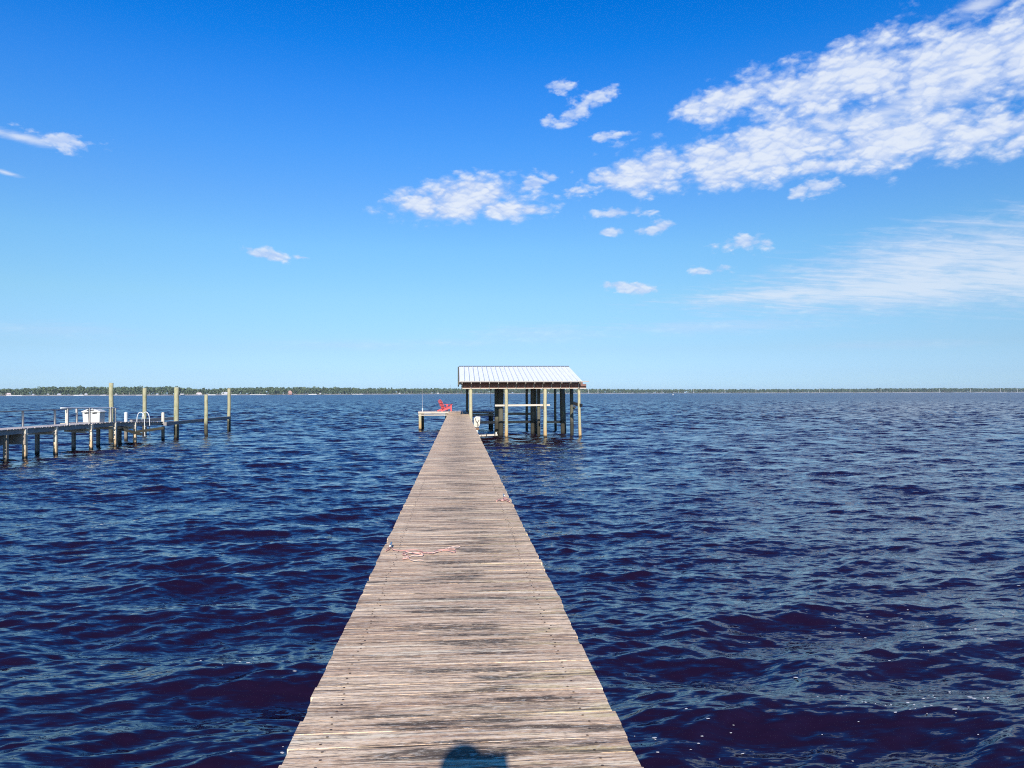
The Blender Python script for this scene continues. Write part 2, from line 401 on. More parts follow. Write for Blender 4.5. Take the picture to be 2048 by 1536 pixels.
# ------------------------------------------------------------------ water
NW = 200
lam = np.exp(np.linspace(np.log(0.085), np.log(9.0), NW)) * rng.uniform(0.95, 1.05, NW)
def slope_of(L):             # rms slope per wave component
    peak = 0.95 * np.exp(-(np.log(L / 1.7) / 0.5) ** 2)
    base = 1.12 * np.exp(-(np.log(L / 0.30) / 1.05) ** 2)
    longw = 0.20 * np.exp(-(np.log(L / 5.0) / 0.5) ** 2)
    return (peak + base + longw) * 0.0205
ang = rng.normal(0, 1, NW) * np.where(lam > 0.7, 0.40, 0.46) - PI / 2 + 0.08
KX, KY = 2 * PI / lam * np.cos(ang), 2 * PI / lam * np.sin(ang)
AMP = slope_of(lam) * math.sqrt(2) / (2 * PI / lam)
PH = rng.uniform(0, 2 * PI, NW)
def waves(x, y, cell):
    r = np.sqrt(x * x + y * y)
    h = np.zeros_like(x); ox = np.zeros_like(x); oy = np.zeros_like(x)
    gust = 1.0 + 0.22 * np.sin(x * 0.21 + 0.7 * np.sin(y * 0.13) + 1.0) * np.sin(y * 0.16 + 0.5 * np.sin(x * 0.19))
    for i in range(NW):
        wgt = np.clip((lam[i] / (2.0 * cell) - 1.0) * 1.2, 0, 1).astype(np.float32)
        a = np.float32(AMP[i]) * wgt
        p = (np.float32(KX[i]) * x + np.float32(KY[i]) * y + np.float32(PH[i]))
        h += a * np.sin(p)
        if lam[i] > 0.35:
            c = a * np.cos(p) * np.float32(0.75)
            ox += c * np.float32(np.cos(ang[i])); oy += c * np.float32(np.sin(ang[i]))
    gain = gust * np.clip(1 + (r - 60) / 260.0, 1, 4.5)
    return h * gain, ox * gain, oy * gain

rs = [1.2]
while rs[-1] < 6000:
    r = rs[-1]
    rs.append(r + (max(0.028, 0.0034 * r) if r < 300 else 0.012 * r if r < 2800 else 0.06 * r))
rs = np.array(rs, dtype=np.float32)
th0, half = YAW, R_(46)
NC = 900
thf = np.linspace(th0 - half, th0 + half, NC)
thc = np.linspace(th0 + half, th0 + 2 * PI - half, 90)[1:-1]
th = np.concatenate([thf, thc]).astype(np.float32)
nr, nc = len(rs), len(th)
Rg, Tg = np.meshgrid(rs, th, indexing='ij')
X = (Rg * np.sin(Tg)).ravel(); Y = (Rg * np.cos(Tg)).ravel()
drs = np.gradient(rs)
dth = np.concatenate([np.full(NC, 2 * half / NC), np.full(nc - NC, (2 * PI - 2 * half) / 90)]).astype(np.float32)
cell = np.maximum(drs[:, None] * 1.0, Rg * dth[None, :] * 0.8).ravel().astype(np.float32)
Hh, OX, OY = waves(X, Y, cell)
co = np.empty((nr * nc + 1, 3), dtype=np.float32)
co[:-1, 0] = X + OX; co[:-1, 1] = Y + OY; co[:-1, 2] = Hh
co[-1] = (0, 0, 0)
i0 = np.arange(nr - 1)[:, None] * nc; j0 = np.arange(nc)[None, :]; j1 = (j0 + 1) % nc
quads = np.stack([i0 + j0, i0 + nc + j0, i0 + nc + j1, i0 + j1], axis=-1).reshape(-1, 4)[:, ::-1]
tris = np.stack([np.full(nc, nr * nc), np.arange(nc), (np.arange(nc) + 1) % nc], axis=-1)[:, ::-1]
me = bpy.data.meshes.new('water')
me.vertices.add(len(co)); me.vertices.foreach_set('co', co.ravel())
nl = quads.size + tris.size
me.loops.add(nl); me.loops.foreach_set('vertex_index', np.concatenate([quads.ravel(), tris.ravel()]).astype(np.int32))
me.polygons.add(len(quads) + len(tris))
me.polygons.foreach_set('loop_start', np.concatenate([np.arange(len(quads)) * 4, quads.size + np.arange(len(tris)) * 3]).astype(np.int32))
me.polygons.foreach_set('use_smooth', np.ones(len(quads) + len(tris), dtype=bool))
me.update(); me.validate()
if me.polygons[len(me.polygons) // 3].normal.z < 0: me.flip_normals()
m, t, p = material('dark_river_water')
geo = t.new('ShaderNodeNewGeometry'); pos = geo.outputs['Position']
p.inputs['Base Color'].default_value = (0.0095, 0.0024, 0.0068, 1)
p.inputs['Roughness'].default_value = 0.07
p.inputs['IOR'].default_value = 1.64
p.inputs['Specular Tint'].default_value = (0.75, 0.9, 1.0, 1)
# small ripples: the normal is leaned by a noise vector, so the ripples keep their slope at any distance
def lean(vec, scale, det, k):
    c = t.noise(vec, scale, det, 0.6, 0.2, out=1)
    v = t.vmath('SUBTRACT', c, (0.5, 0.5, 0.5))
    return t.vmath('MULTIPLY', v, (k * 0.8, k * 1.5, 0.0))
sp = t.new('ShaderNodeSeparateXYZ'); t.put(sp.inputs[0], pos)
dist = t.math('SQRT', t.math('ADD', t.math('MULTIPLY', sp.outputs[0], sp.outputs[0]), t.math('MULTIPLY', sp.outputs[1], sp.outputs[1])))
far = t.smooth(dist, 10.0, 110.0)       # open river: rougher than the lee of the shore
small = t.vmath('ADD', lean(t.mapping(pos, rot=(0, 0, 0.15), sc=(0.32, 1.6, 1)), 6.0, 3, 0.75), lean(t.mapping(pos, rot=(0, 0, -0.25), sc=(0.35, 1.6, 1)), 17.0, 2, 0.48))
big = lean(t.mapping(pos, rot=(0, 0, 0.1), sc=(0.35, 1.1, 1)), 1.7, 6, 1.6)
scl = t.new('ShaderNodeVectorMath', operation='SCALE'); t.put(scl.inputs[0], big); t.put(scl.inputs[3], far)
lee = t.new('ShaderNodeVectorMath', operation='SCALE'); lee.inputs[0].default_value = (0, -0.10, 0); t.put(lee.inputs[3], far)   # steeper wave faces turned to the shore
nrm = t.vmath('NORMALIZE', t.vmath('ADD', t.vmath('ADD', geo.outputs['Normal'], lee.outputs[0]), t.vmath('ADD', small, scl.outputs[0])))
# keep the leaned normal on the visible side of the surface (no black facets on the backs of ripples)
inc = geo.outputs['Incoming']
back = t.math('MAXIMUM', t.math('SUBTRACT', 0.07, t.vmath('DOT_PRODUCT', nrm, inc)), 0.0)
fix = t.new('ShaderNodeVectorMath', operation='SCALE'); t.put(fix.inputs[0], inc); t.put(fix.inputs[3], back)
nrm = t.vmath('NORMALIZE', t.vmath('ADD', nrm, fix.outputs[0]))
t.put(p.inputs['Normal'], nrm)
t.put(p.inputs['Roughness'], t.math('MULTIPLY_ADD', t.smooth(dist, 15.0, 400.0), 0.18, 0.02))
me.materials.append(m)
water = bpy.data.objects.new('water', me); COL.objects.link(water)
tag(water, kind='structure')
def water_h(x, y):
    a = np.array([x], dtype=np.float32); b = np.array([y], dtype=np.float32)
    h, ox, oy = waves(a, b, np.full(1, max(0.028, 0.0034 * math.hypot(x, y)), dtype=np.float32))
    return float(h[0]), float(ox[0]), float(oy[0])

# ------------------------------------------------------------------ the long pier
pier = thing('pier', (0, 0, 0), 'long straight grey plank pier running out over the water to a crosswise end platform', 'pier')
HALF = 0.755
Y_END = 62.4
mb = MB(); y = -4.0
while y < Y_END - 0.02:
    wd = 0.139 * random.uniform(0.985, 1.01)
    l = -HALF + random.gauss(0, 0.0045); r_ = HALF + 0.01 + random.gauss(0, 0.0045)
    if random.random() < 0.05: l -= 0.008
    if random.random() < 0.05: r_ += 0.01
    rot = Matrix.Rotation(R_(random.gauss(0, 0.10)), 3, 'Z') @ Matrix.Rotation(R_(random.gauss(0, 0.2)), 3, 'X') @ Matrix.Rotation(R_(random.gauss(0, 0.05)), 3, 'Y')
    mb.box(((l + r_) / 2, y + wd / 2, DECK_Z - 0.019 + random.gauss(0, 0.0007)), (r_ - l, wd - random.uniform(0.0, 0.004), 0.038), rot)
    y += wd
deck = mb.build('deck', M_deck, pier, bevel=0.002)
# nail heads over the stringers
mb = MB(); yy = 0.07; nr_ = random.Random(4)
while yy < 14:
    for sx in (-0.6, 0.6):
        for o_ in (-0.035, 0.035):
            x_ = sx + nr_.gauss(0, 0.012); y_ = yy + o_ + nr_.gauss(0, 0.006); k0 = len(mb.v)
            mb.v += [(x_ + 0.007 * math.cos(q * PI / 3), y_ + 0.007 * math.sin(q * PI / 3), DECK_Z + 0.0035) for q in range(6)]
            mb.face([k0 + q for q in range(6)])
    yy += 0.139
tag(mb.build('nail_heads', plain('rusty_nail', (0.07, 0.045, 0.035), 0.8), pier), kind='stuff')
TX0, TX1, TY0, TY1 = -3.35, 3.05, Y_END, 65.3
mb = MB(); x = TX0
while x < TX1 - 0.05:
    wd = 0.14
    mb.box((x + wd / 2, (TY0 + TY1) / 2 + random.gauss(0, 0.01), DECK_Z - 0.017 + random.gauss(0, 0.003)), (wd - 0.008, TY1 - TY0, 0.038), Matrix.Rotation(R_(random.gauss(0, 0.3)), 3, 'Y'))
    x += wd
mb.build('end_platform', M_dockdeck, pier)
for sx in (-0.6, 0.6):
    mb = MB(); mb.box((sx, (Y_END - 4) / 2, DECK_Z - 0.038 - 0.1), (0.06, Y_END + 4, 0.19)); mb.build('stringer', M_beam_y, pier)
for yb, zc, hgt, mat in ((TY0 + 0.03, DECK_Z - 0.10, 0.115, M_pale_board), (TY0 + 0.12, DECK_Z - 0.295, 0.085, M_pale_board), (TY1 - 0.1, DECK_Z - 0.12, 0.15, M_beam)):
    mb = MB(); mb.beam((TX0 + 0.02, yb, zc), (-HALF - 0.02 if mat is M_pale_board else TX1, yb, zc), 0.05, hgt); mb.build('crossbeam', mat, pier)
mb = MB(); mb.beam((HALF + 0.02, TY0 + 0.03, DECK_Z - 0.11), (TX1, TY0 + 0.03, DECK_Z - 0.11), 0.05, 0.13); mb.build('crossbeam', M_beam, pier)
mb = MB(); mb.beam((HALF + 0.02, TY0 + 0.12, DECK_Z - 0.30), (TX1, TY0 + 0.12, DECK_Z - 0.30), 0.05, 0.16); mb.build('crossbeam', M_beam, pier)
yy = -2.5
while yy < 61:
    for sx in (-0.52, 0.50):
        mb = MB(); mb.pile(sx, yy, -3, DECK_Z - 0.24, 0.11, n=10, segs=5); mb.build('piling', M_pile_old, pier, True)
    mb = MB(); mb.beam((-0.68, yy + 0.15, DECK_Z - 0.34), (0.68, yy + 0.15, DECK_Z - 0.34), 0.05, 0.2); mb.build('crossbeam', M_beam, pier)
    yy += 3.6
for (xx, yy_, mt) in ((TX0 + 0.16, TY0 + 0.22, M_pile), (TX0 + 0.27, TY1 - 0.3, M_pile_old), (2.85, TY0 + 0.3, M_pile_old), (2.8, TY1 - 0.3, M_pile_old), (-1.0, TY1 - 0.3, M_pile_old)):
    mb = MB(); mb.pile(xx, yy_, -3, DECK_Z - 0.06 if xx < 0 and yy_ < 63 else DECK_Z - 0.05, 0.125, n=12); mb.build('piling', mt, pier, True)

# ------------------------------------------------------------------ the roofed boathouse
bh = thing('boathouse', (4.3, 55.5, 0), 'open boathouse on tall wooden posts with a white metal gable roof beside the pier', 'boathouse')
YF, YR, YB = 50.85, 56.0, 61.6          # front posts, ridge, back posts
ZE, ZR = 3.91, 5.10                     # eave and ridge of the metal
XL, XR = 0.10, 8.44
YE = 49.95; YBE = 2 * YR - YE
m, t, p = material('white_metal_roofing')
geo = t.new('ShaderNodeNewGeometry'); pos = geo.outputs['Position']
nz = t.noise(t.mapping(pos, sc=(6, 0.8, 1)), 1.0, 5, 0.65)
col = t.mix(t.math('MULTIPLY', t.smooth(nz, 0.45, 0.75), 0.35), (0.82, 0.80, 0.75), (0.62, 0.66, 0.65))
blot = t.math('MULTIPLY', t.smooth(t.noise(pos, 2.6, 5, 0.7), 0.63, 0.70), 0.6)
col = t.mix(blot, col, (0.20, 0.38, 0.48))
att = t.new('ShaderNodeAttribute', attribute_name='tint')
col = t.mix(att.outputs['Fac'], (0.22, 0.29, 0.33), col)  # one side of each rib coloured dark to stand in for its shadow
t.put(p.inputs['Base Color'], col); p.inputs['Roughness'].default_value = 0.5; p.inputs['Metallic'].default_value = 0.0
M_roof = m
def slope(name, y0, y1):
    mb = MB(); prof = []; rib_shade = set(); nb = 25; pw = (XR - XL) / nb
    prof.append((XL, 0))
    for i in range(nb):
        x0 = XL + i * pw
        if i: rib_shade.add(len(prof) - 1); prof += [(x0 - 0.025, 0.0), (x0 - 0.012, 0.03), (x0 + 0.012, 0.03), (x0 + 0.05, 0.0)]; rib_shade.discard(len(prof) - 5); rib_shade.add(len(prof) - 2)
        prof += [(x0 + pw * 0.36, 0), (x0 + pw * 0.40, 0.006), (x0 + pw * 0.60, 0.006), (x0 + pw * 0.64, 0)]
    prof.append((XR, 0))
    n = len(prof); b = 0
    for zoff in (0.0, -0.012):
        for yy, zz in ((y0, ZE), (y1, ZR)):
            mb.v += [(x, yy, zz + h + zoff) for x, h in prof]
    for i in range(n - 1):
        mb.face((i, i + 1, n + i + 1, n + i), 0.0 if i in rib_shade else 1.0); mb.face((2 * n + i, 3 * n + i, 3 * n + i + 1, 2 * n + i + 1))
        mb.face((i, 2 * n + i, 2 * n + i + 1, i + 1))
    return mb.build(name, M_roof, bh)
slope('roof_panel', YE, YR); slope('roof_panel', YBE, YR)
mb = MB()
mb.prism([Vector((0, -0.16, ZR - 0.01)), Vector((0, 0, ZR + 0.055)), Vector((0, 0.16, ZR - 0.01)), Vector((0, 0, ZR + 0.035))], (XL - 0.02, YR, 0), (XR + 0.02, YR, 0))
mb.build('ridge_cap', plain('grey_ridge_metal', (0.22, 0.26, 0.28), 0.5, 0.3), bh)
sl = (ZR - ZE) / (YR - YE)
# rafters, purlins, eave boards, headers
xs = np.linspace(0.28, 8.3, 14)
for x in xs:
    for s in (1, -1):
        mb = MB()
        a = Vector((x, YR - s * (YR - YE - 0.05), ZE - 0.11)); b = Vector((x, YR, ZR - 0.12))
        mb.beam(a, b, 0.045, 0.13)
        if s == 1: mb.box((x, YF - 0.20, ZE - 0.33), (0.045, 0.05, 0.34))
        mb.build('rafter', M_pale_board, bh)
for k in range(1, 7):
    for s in (1, -1):
        if k in (1, 6) or s == 1:
            yy = YR - s * (YR - YE) * k / 6.4
            mb = MB(); mb.beam((XL + 0.05, yy, ZR - abs(YR - yy) * sl - 0.034), (XR - 0.02, yy, ZR - abs(YR - yy) * sl - 0.034), 0.09, 0.036); mb.build('purlin', M_beam_red, bh)
mb = MB(); mb.beam((0.06, YE + 0.01, ZE - 0.048), (8.93, YE + 0.01, ZE - 0.048), 0.035, 0.065); mb.build('eave_board', M_rail, bh)
mb = MB(); mb.beam((0.06, YBE - 0.01, ZE - 0.06), (8.9, YBE - 0.01, ZE - 0.06), 0.035, 0.09); mb.build('eave_board', M_beam_red, bh)
for yy in (YF - 0.15, YF + 0.15, YB - 0.15, YB + 0.15):
    mb = MB(); mb.beam((0.28, yy, ZE - 0.345), (8.86, yy, ZE - 0.345), 0.045, 0.26); mb.build('header_beam', M_beam_red, bh)
mb = MB(); mb.beam((0.28, YF - 0.15, ZE - 0.505), (8.86, YF - 0.15, ZE - 0.505), 0.06, 0.05); mb.build('header_lit_edge', M_pale_board, bh)  # pale strip added to stand for the sunlit lower edge of the header
mb = MB(); mb.beam((0.3, YR, ZE - 0.345), (8.8, YR, ZE - 0.345), 0.09, 0.2); mb.build('header_beam', M_beam_red, bh)
mb = MB(); mb.beam((0.24, YF - 0.10, ZE - 0.145), (8.62, YF - 0.10, ZE - 0.145), 0.04, 0.135); mb.build('blocking_board', M_beam_red, bh)
# bargeboards and gables' edge
for x in (XL - 0.065, XR - 0.1):
    for s in (1, -1):
        mb = MB(); bw = 0.10 if x < 1 else 0.035
        mb.beam((x, YR - s * (YR - YE + 0.03), ZE - 0.17), (x, YR, ZR - 0.13), bw, 0.24); mb.build('bargeboard', M_pile_old, bh)
# posts
def post_px(x, y, rad, mat, top=ZE - 0.22, lean=(0, 0)):
    q = on_z(x, y)
    mb = MB(); mb.pile(q.x - lean[0] * 0.4, q.y, -3, top, rad, lean); return mb.build('post', mat, bh, True)
for x in (0.865, 3.32, 6.0, 8.36):
    mb = MB(); lean = (-0.14, 0) if x > 8 else (0.0, 0)
    mb.pile(x + (0.14 if x > 8 else 0), YF, -3, ZE - 0.215, 0.125 if x < 7 else 0.105, lean); mb.build('post', M_pile, bh, True)
for (x, y, rd, ln) in ((994, 869, 0.19, (0, 0)), (1002, 871, 0.19, (0.03, 0)), (1053.5, 861, 0.11, (0, 0)), (1065, 867, 0.15, (0, 0)), (1071, 866, 0.12, (-0.02, 0)), (1077.5, 871, 0.12, (0, 0)),
                       (1111, 860.5, 0.105, (-0.06, 0)), (1126, 866.5, 0.17, (-0.16, 0)), (1130, 865, 0.11, (-0.20, 0)), (1144, 871, 0.13, (-0.04, 0))):
    post_px(x, y, rd, M_pile_old, lean=ln)
mb = MB(); mb.pile(0.76, YB, -3, ZE - 0.215, 0.115); mb.build('post', M_pile_old, bh, True)
# long pale plank across the front posts
p0 = at_Y(990, 811, YF + 0.16); p1 = at_Y(1100, 810, YF + 0.16)
mb = MB(); mb.beam(p0, p1, 0.04, 0.125); mb.build('plank', M_pale_board, bh)
for (xa, ya, xb, yb, Yd, hg, mt) in ((955, 845, 1066, 843.5, 56.4, 0.19, M_beam), (1089, 844, 1132, 844, 56.4, 0.19, M_beam), (1012, 827.5, 1063, 827.5, 61.2, 0.2, M_beam), (958, 871, 995, 869.5, 52.6, 0.13, M_pale_board)):
    if mt is M_pale_board: continue
    mb = MB(); mb.beam(at_Y(xa, ya, Yd), at_Y(xb, yb, Yd), 0.09, hg); mb.build('crossbeam', mt, bh)
# dark bracket boards on the right post, small box on the third post
mb = MB(); mb.beam(at_Y(1147, 806.5, 51.2), at_Y(1164.5, 811.5, 50.6), 0.06, 0.21); mb.build('bracket', M_dark, bh)
mb = MB(); mb.beam(at_Y(1147, 818, 52.0), at_Y(1150, 813, 52.0), 0.06, 0.16); mb.build('bracket', M_dark, bh)
mb = MB(); mb.box(at_Y(1085, 815.5, YF - 0.16), (0.18, 0.1, 0.19)); mb.build('bracket', M_dark, bh)
mb = MB(); mb.box(at_Y(1128.5, 793, on_z(1126, 866.5).y - 0.05), (0.16, 0.06, 0.55)); mb.build('bracket', M_dark, bh)
# lift cables
for (x, ya, yb, Yd) in ((1061.5, 777, 826, 56.1), (1072.6, 777, 818, 55.0), (1081.5, 777, 866, 53.0), (1016.2, 777, 812, 53.0)):
    mb = MB(); mb.tube([at_Y(x, ya, Yd), at_Y(x + 0.3, (ya + yb) / 2, Yd), at_Y(x, yb, Yd)], 0.014, 6); mb.build('cable', M_galv, bh)

# work lamp and cord hanging under the front header
pl_ = at_Y(981.5, 778, YF + 0.05)
lamp = thing('hanging_pulley', pl_, 'black pulley with a long cord hanging under the front eave of the boathouse', 'pulley')
mb = MB(); mb.tube([pl_ + Vector((-0.06, -0.02, -0.02)), pl_ + Vector((0.06, -0.02, -0.02))], [0.085, 0.085], 14); mb.tube([pl_ + Vector((0, 0, 0.13)), pl_ + Vector((0, 0, 0.03))], 0.02, 8); mb.build('sheave', M_dark, lamp)
q0 = at_Y(981.3, 782, YF + 0.05)
mb = MB(); mb.tube([pl_ + Vector((0, 0, -0.08)), at_Y(981.5, 795, YF + .05), at_Y(981.2, 806, YF + .05), at_Y(982.6, 812, YF + .05), at_Y(981.0, 814.5, YF + .05), at_Y(979.9, 812, YF + .05)], 0.016, 6); mb.build('cord', M_dark, lamp)

# boat lift cradle at the waterline
qa, qb = at_Y(957, 871.3, 51.8), at_Y(995, 869.5, 51.8)
cr = thing('lift_cradle', (qa + qb) / 2, 'pale timber boat lift cradle lying just above the water beside the pier', 'boat lift')
mb = MB(); mb.beam(qa, qb, 0.12, 0.11); mb.build('bunk', M_pale_board, cr)
for f in (0.42, 0.86):
    c = qa.lerp(qb, f); mb = MB(); mb.box(c + Vector((0, 0, 0.015)), (0.07, 0.16, 0.19)); mb.build('clamp', M_dark, cr)
mb = MB(); mb.box(qa.lerp(qb, 0.93) + Vector((0, 0, 0.12)), (0.09, 0.1, 0.13)); mb.build('guide', M_white, cr)

# white motor box on its pipe at the right edge of the pier
bx = at_Y(954, 844, 44.3)
hb = thing('lift_motor', (bx.x, bx.y, 0.6), 'weathered white lift motor box on a white pipe at the right edge of the pier', 'motor')
mb = MB(); s = 44.3 / F_PX
poly = [Vector((-0.20, 0, -0.30)), Vector((0.05, 0, -0.33)), Vector((0.17, 0, -0.20)), Vector((0.205, 0, 0.32)), Vector((-0.06, 0, 0.34)), Vector((-0.19, 0, 0.22))]
mb.prism(poly, bx + Vector((0, -0.13, 0)), bx + Vector((0, 0.13, 0)))
cv = mb.build('housing', plain('cream_housing', (0.56, 0.51, 0.41), 0.6, 0, 0.5, 7), hb, bevel=0.03)
mb = MB(); mb.tube([bx + Vector((-0.10, -0.15, 0.22)), bx + Vector((-0.06, -0.17, 0.05)), bx + Vector((0.04, -0.17, -0.06)), bx + Vector((0.08, -0.15, -0.2))], 0.018, 6)
mb.tube([bx + Vector((0.13, -0.15, 0.14)), bx + Vector((0.05, -0.165, 0.02)), bx + Vector((0.03, -0.15, -0.3))], 0.014, 6); mb.build('wire', M_dark, hb)
mb = MB(); mb.box(bx + Vector((0.02, 0, -0.40)), (0.22, 0.2, 0.12)); mb.build('bracket', plain('rusty_bracket', (0.20, 0.11, 0.06), 0.8), hb)
mb = MB(); mb.tube([bx + Vector((-0.02, 0.0, -0.36)), bx + Vector((-0.01, 0.0, -0.62)), bx + Vector((-0.03, 0, -1.6))], [0.075, 0.06, 0.05], 12); mb.build('pipe', M_whitetube, hb, True)
mb = MB(); mb.tube([bx + Vector((0.10, 0.02, -0.40)), bx + Vector((0.18, 1.2, -0.66)), qa + Vector((0.22, 0, 0.06))], 0.014, 6); mb.build('cable', M_whitetube, hb)

# ------------------------------------------------------------------ red chair on the end platform
def make_chair(loc, rz):
    c = thing('adirondack_chair', (0, 0, 0), 'faded red adirondack chair standing on the end platform of the pier', 'chair')
    def part(mb, n): return mb.build(n, M_red, c, bevel=0.004)
    for s in (-1, 1):      # chair faces +X, width along Y
        mb = MB(); mb.beam((0.44, s * 0.27, 0.33), (-0.50, s * 0.27, 0.03), 0.035, 0.12, up=(0, 0, 1)); part(mb, 'side_rail')
        mb = MB(); mb.box((0.40, s * 0.30, 0.27), (0.11, 0.03, 0.54)); part(mb, 'front_leg')
        mb = MB(); mb.box((0.12, s * 0.34, 0.555), (0.74, 0.14, 0.026)); mb.box((0.40, s * 0.315, 0.48), (0.07, 0.03, 0.10)); part(mb, 'armrest')
    for k in range(6):
        f = k / 5; mb = MB(); mb.box((0.43 - 0.52 * f, 0, 0.40 - 0.165 * f), (0.085, 0.57, 0.022), Matrix.Rotation(R_(-17.7), 3, 'Y')); part(mb, 'seat_slat')
    for k in range(5):
        yy = (k - 2) * 0.118; top = 0.96 - 0.045 * abs(k - 2) ** 1.3
        a = Vector((-0.12, yy * 0.82, 0.20)); b = Vector((-0.46, yy * 1.05, top))
        mb = MB(); mb.beam(a, b, 0.098, 0.02, up=(1, 0, 0.4)); part(mb, 'back_slat')
    for z, xx in ((0.46, -0.27), (0.66, -0.365), (0.25, -0.18)):
        mb = MB(); mb.box((xx, 0, z), (0.03, 0.62 if z > 0.3 else 0.5, 0.06), Matrix.Rotation(R_(-24), 3, 'Y')); part(mb, 'back_brace')
    c.location = loc; c.rotation_euler = (0, 0, rz)
    return c
ch = make_chair(at_Y(889.5, 821.2, 62.95) * 1.0, R_(33))
ch.location.z = DECK_Z + 0.005
ch.scale = (1.08, 1.08, 1.08)

# fishing rod standing in a white holder on the end platform
fr = at_Y(845, 819, 62.8); fr.z = DECK_Z
rd = thing('fishing_rod', fr, 'thin upright fishing rod in a white holder at the left end of the platform', 'fishing rod')
mb = MB(); mb.tube([fr, fr + Vector((0, 0, 0.30))], 0.035, 10); mb.build('holder', M_whitetube, rd)
mb = MB(); mb.tube([fr + Vector((0, 0, 0.1)), fr + Vector((0, 0.0, 0.8)), fr + Vector((-0.02, 0, 1.9))], [0.02, 0.014, 0.006], 6); mb.build('rod', plain('grey_rod', (0.35, 0.35, 0.36), 0.4), rd)

# ------------------------------------------------------------------ ropes and cleats on the deck
ROPE_RND = random.Random(3)
def rope(name, pts, rad, mats, label, cleat=None):
    o = thing(name, Vector((pts[0][0], pts[0][1], DECK_Z)), label, 'rope')
    return o
def smooth_path(pts, n=10):
    out = []
    P_ = [Vector(p) for p in pts]
    for i in range(len(P_) - 1):
        p0 = P_[max(i - 1, 0)]; p1 = P_[i]; p2 = P_[i + 1]; p3 = P_[min(i + 2, len(P_) - 1)]
        for k in range(n):
            t = k / n
            out.append(0.5 * ((2 * p1) + (p2 - p0) * t + (2 * p0 - 5 * p1 + 4 * p2 - p3) * t * t + (-p0 + 3 * p1 - 3 * p2 + p3) * t ** 3))
    out.append(P_[-1]); return out
def strand(pix, name, mat, parent, rad=0.0045):
    pts = []
    for i, (x, y) in enumerate(pix):
        q = on_z(x, y, DECK_Z + 0.012 + 0.004 * (i % 3)); pts.append(q)
    mb = MB(); mb.tube(smooth_path(pts, 6), rad, 7); return mb.build(name, mat, parent, True)
def px_zoom(l): return [(740 + x / 5.69, 960 + y / 5.69) for x, y in l]
q = on_z(800, 1105, DECK_Z)
rp = thing('mooring_rope', q, 'tangled faded red and white rope lying across planks at the left pier edge', 'rope')
strand(px_zoom([(235, 745), (205, 775), (180, 800), (215, 790), (240, 760), (265, 790), (330, 800), (390, 800), (480, 795), (560, 800), (600, 820), (540, 835), (440, 815), (400, 800)]), 'red_strand', M_rope_red, rp)
strand(px_zoom([(400, 850), (430, 830), (520, 825), (600, 840), (590, 860), (500, 855), (430, 880), (380, 890), (420, 870), (450, 900), (500, 915), (560, 910), (610, 915)]), 'white_strand', M_rope_white, rp)
strand(px_zoom([(370, 900), (440, 885), (430, 860), (370, 845), (420, 815), (520, 835), (610, 850)]), 'red_strand', M_rope_red, rp)
strand(px_zoom([(600, 825), (660, 830), (710, 825), (760, 800), (840, 790), (930, 785), (970, 795), (960, 820), (880, 800), (790, 805), (730, 830)]), 'red_strand', M_rope_red, rp)
strand(px_zoom([(640, 815), (700, 830), (760, 815), (830, 800), (900, 765), (960, 775), (1010, 765), (1020, 755), (960, 755), (890, 775)]), 'white_strand', M_rope_white, rp)
q = on_z(1009, 998, DECK_Z)
rp2 = thing('dock_line', q, 'short faded red rope knotted round a cleat at the right edge of the pier', 'rope')
strand(px_zoom([(1440, 240), (1470, 222), (1500, 232), (1530, 215), (1520, 200), (1545, 205), (1540, 225), (1510, 235)]), 'red_strand', M_rope_red, rp2, 0.008)
strand(px_zoom([(1500, 225), (1540, 215), (1560, 210), (1575, 225), (1560, 235), (1590, 245)]), 'red_strand', M_rope_red, rp2, 0.008)
def cleat(x, y, label):
    q = on_z(x, y, DECK_Z)
    c = thing('cleat', q, label, 'cleat')
    mb = MB(); mb.tube([q + Vector((0, -0.09, 0.05)), q + Vector((0, -0.03, 0.042)), q + Vector((0, 0.03, 0.042)), q + Vector((0, 0.09, 0.05))], [0.008, 0.013, 0.013, 0.008], 8); mb.build('horn', M_galv, c, True)
    mb = MB(); mb.tube([q + Vector((0, 0, 0)), q + Vector((0, 0, 0.04))], 0.014, 8); mb.build('foot', M_galv, c)
cleat(1008, 996.5, 'small metal cleat under the knotted red rope at the right pier edge')
cleat(781.5, 1098, 'small metal cleat at the left pier edge by the tangled rope')

# ------------------------------------------------------------------ neighbouring dock on the left
XC = -23.25
dk = thing('dock', cf(XC, 40), 'weathered grey neighbouring dock with railings on pale posts at the left', 'dock')
def deck_z(d):
    return 1.475 - 0.012 * max(0, d - 34) / 9 if d < 43 else 1.463 - (d - 43) * 0.0345
def dock_boards(xa, xb, d0, d1):
    mb = MB(); d = d0
    while d < d1:
        z = deck_z(d + 0.07); j = random.gauss(0, 0.015)
        mb.beam(cf(xa + random.gauss(0, 0.012), d + 0.07, z - 0.019), cf(xb + random.gauss(0, 0.02), d + 0.07, z - 0.019 + random.gauss(0, 0.004)), 0.132, 0.036)
        d += 0.141
    return mb
mb = dock_boards(-24.55, XC + 0.03, 16, 49.6); mb.build('deck', M_dockdeck, dk)
mb = dock_boards(-25.25, -24.56, 41.4, 49.0); mb.build('side_deck', M_dockdeck, dk)
mb = MB(); mb.beam(cf(-25.25, 41.36, 1.37), cf(-24.1, 41.36, 1.37), 0.04, 0.19); mb.build('fascia', M_pale_board, dk)
for xa in (XC - 0.07, -24.45):
    pts = [16, 43, 49.6]
    for a, b in zip(pts, pts[1:]):
        mb = MB(); mb.beam(cf(xa, a, deck_z(a) - 0.145), cf(xa, b, deck_z(b) - 0.145), 0.05, 0.21); mb.build('stringer', M_beam_y, dk)
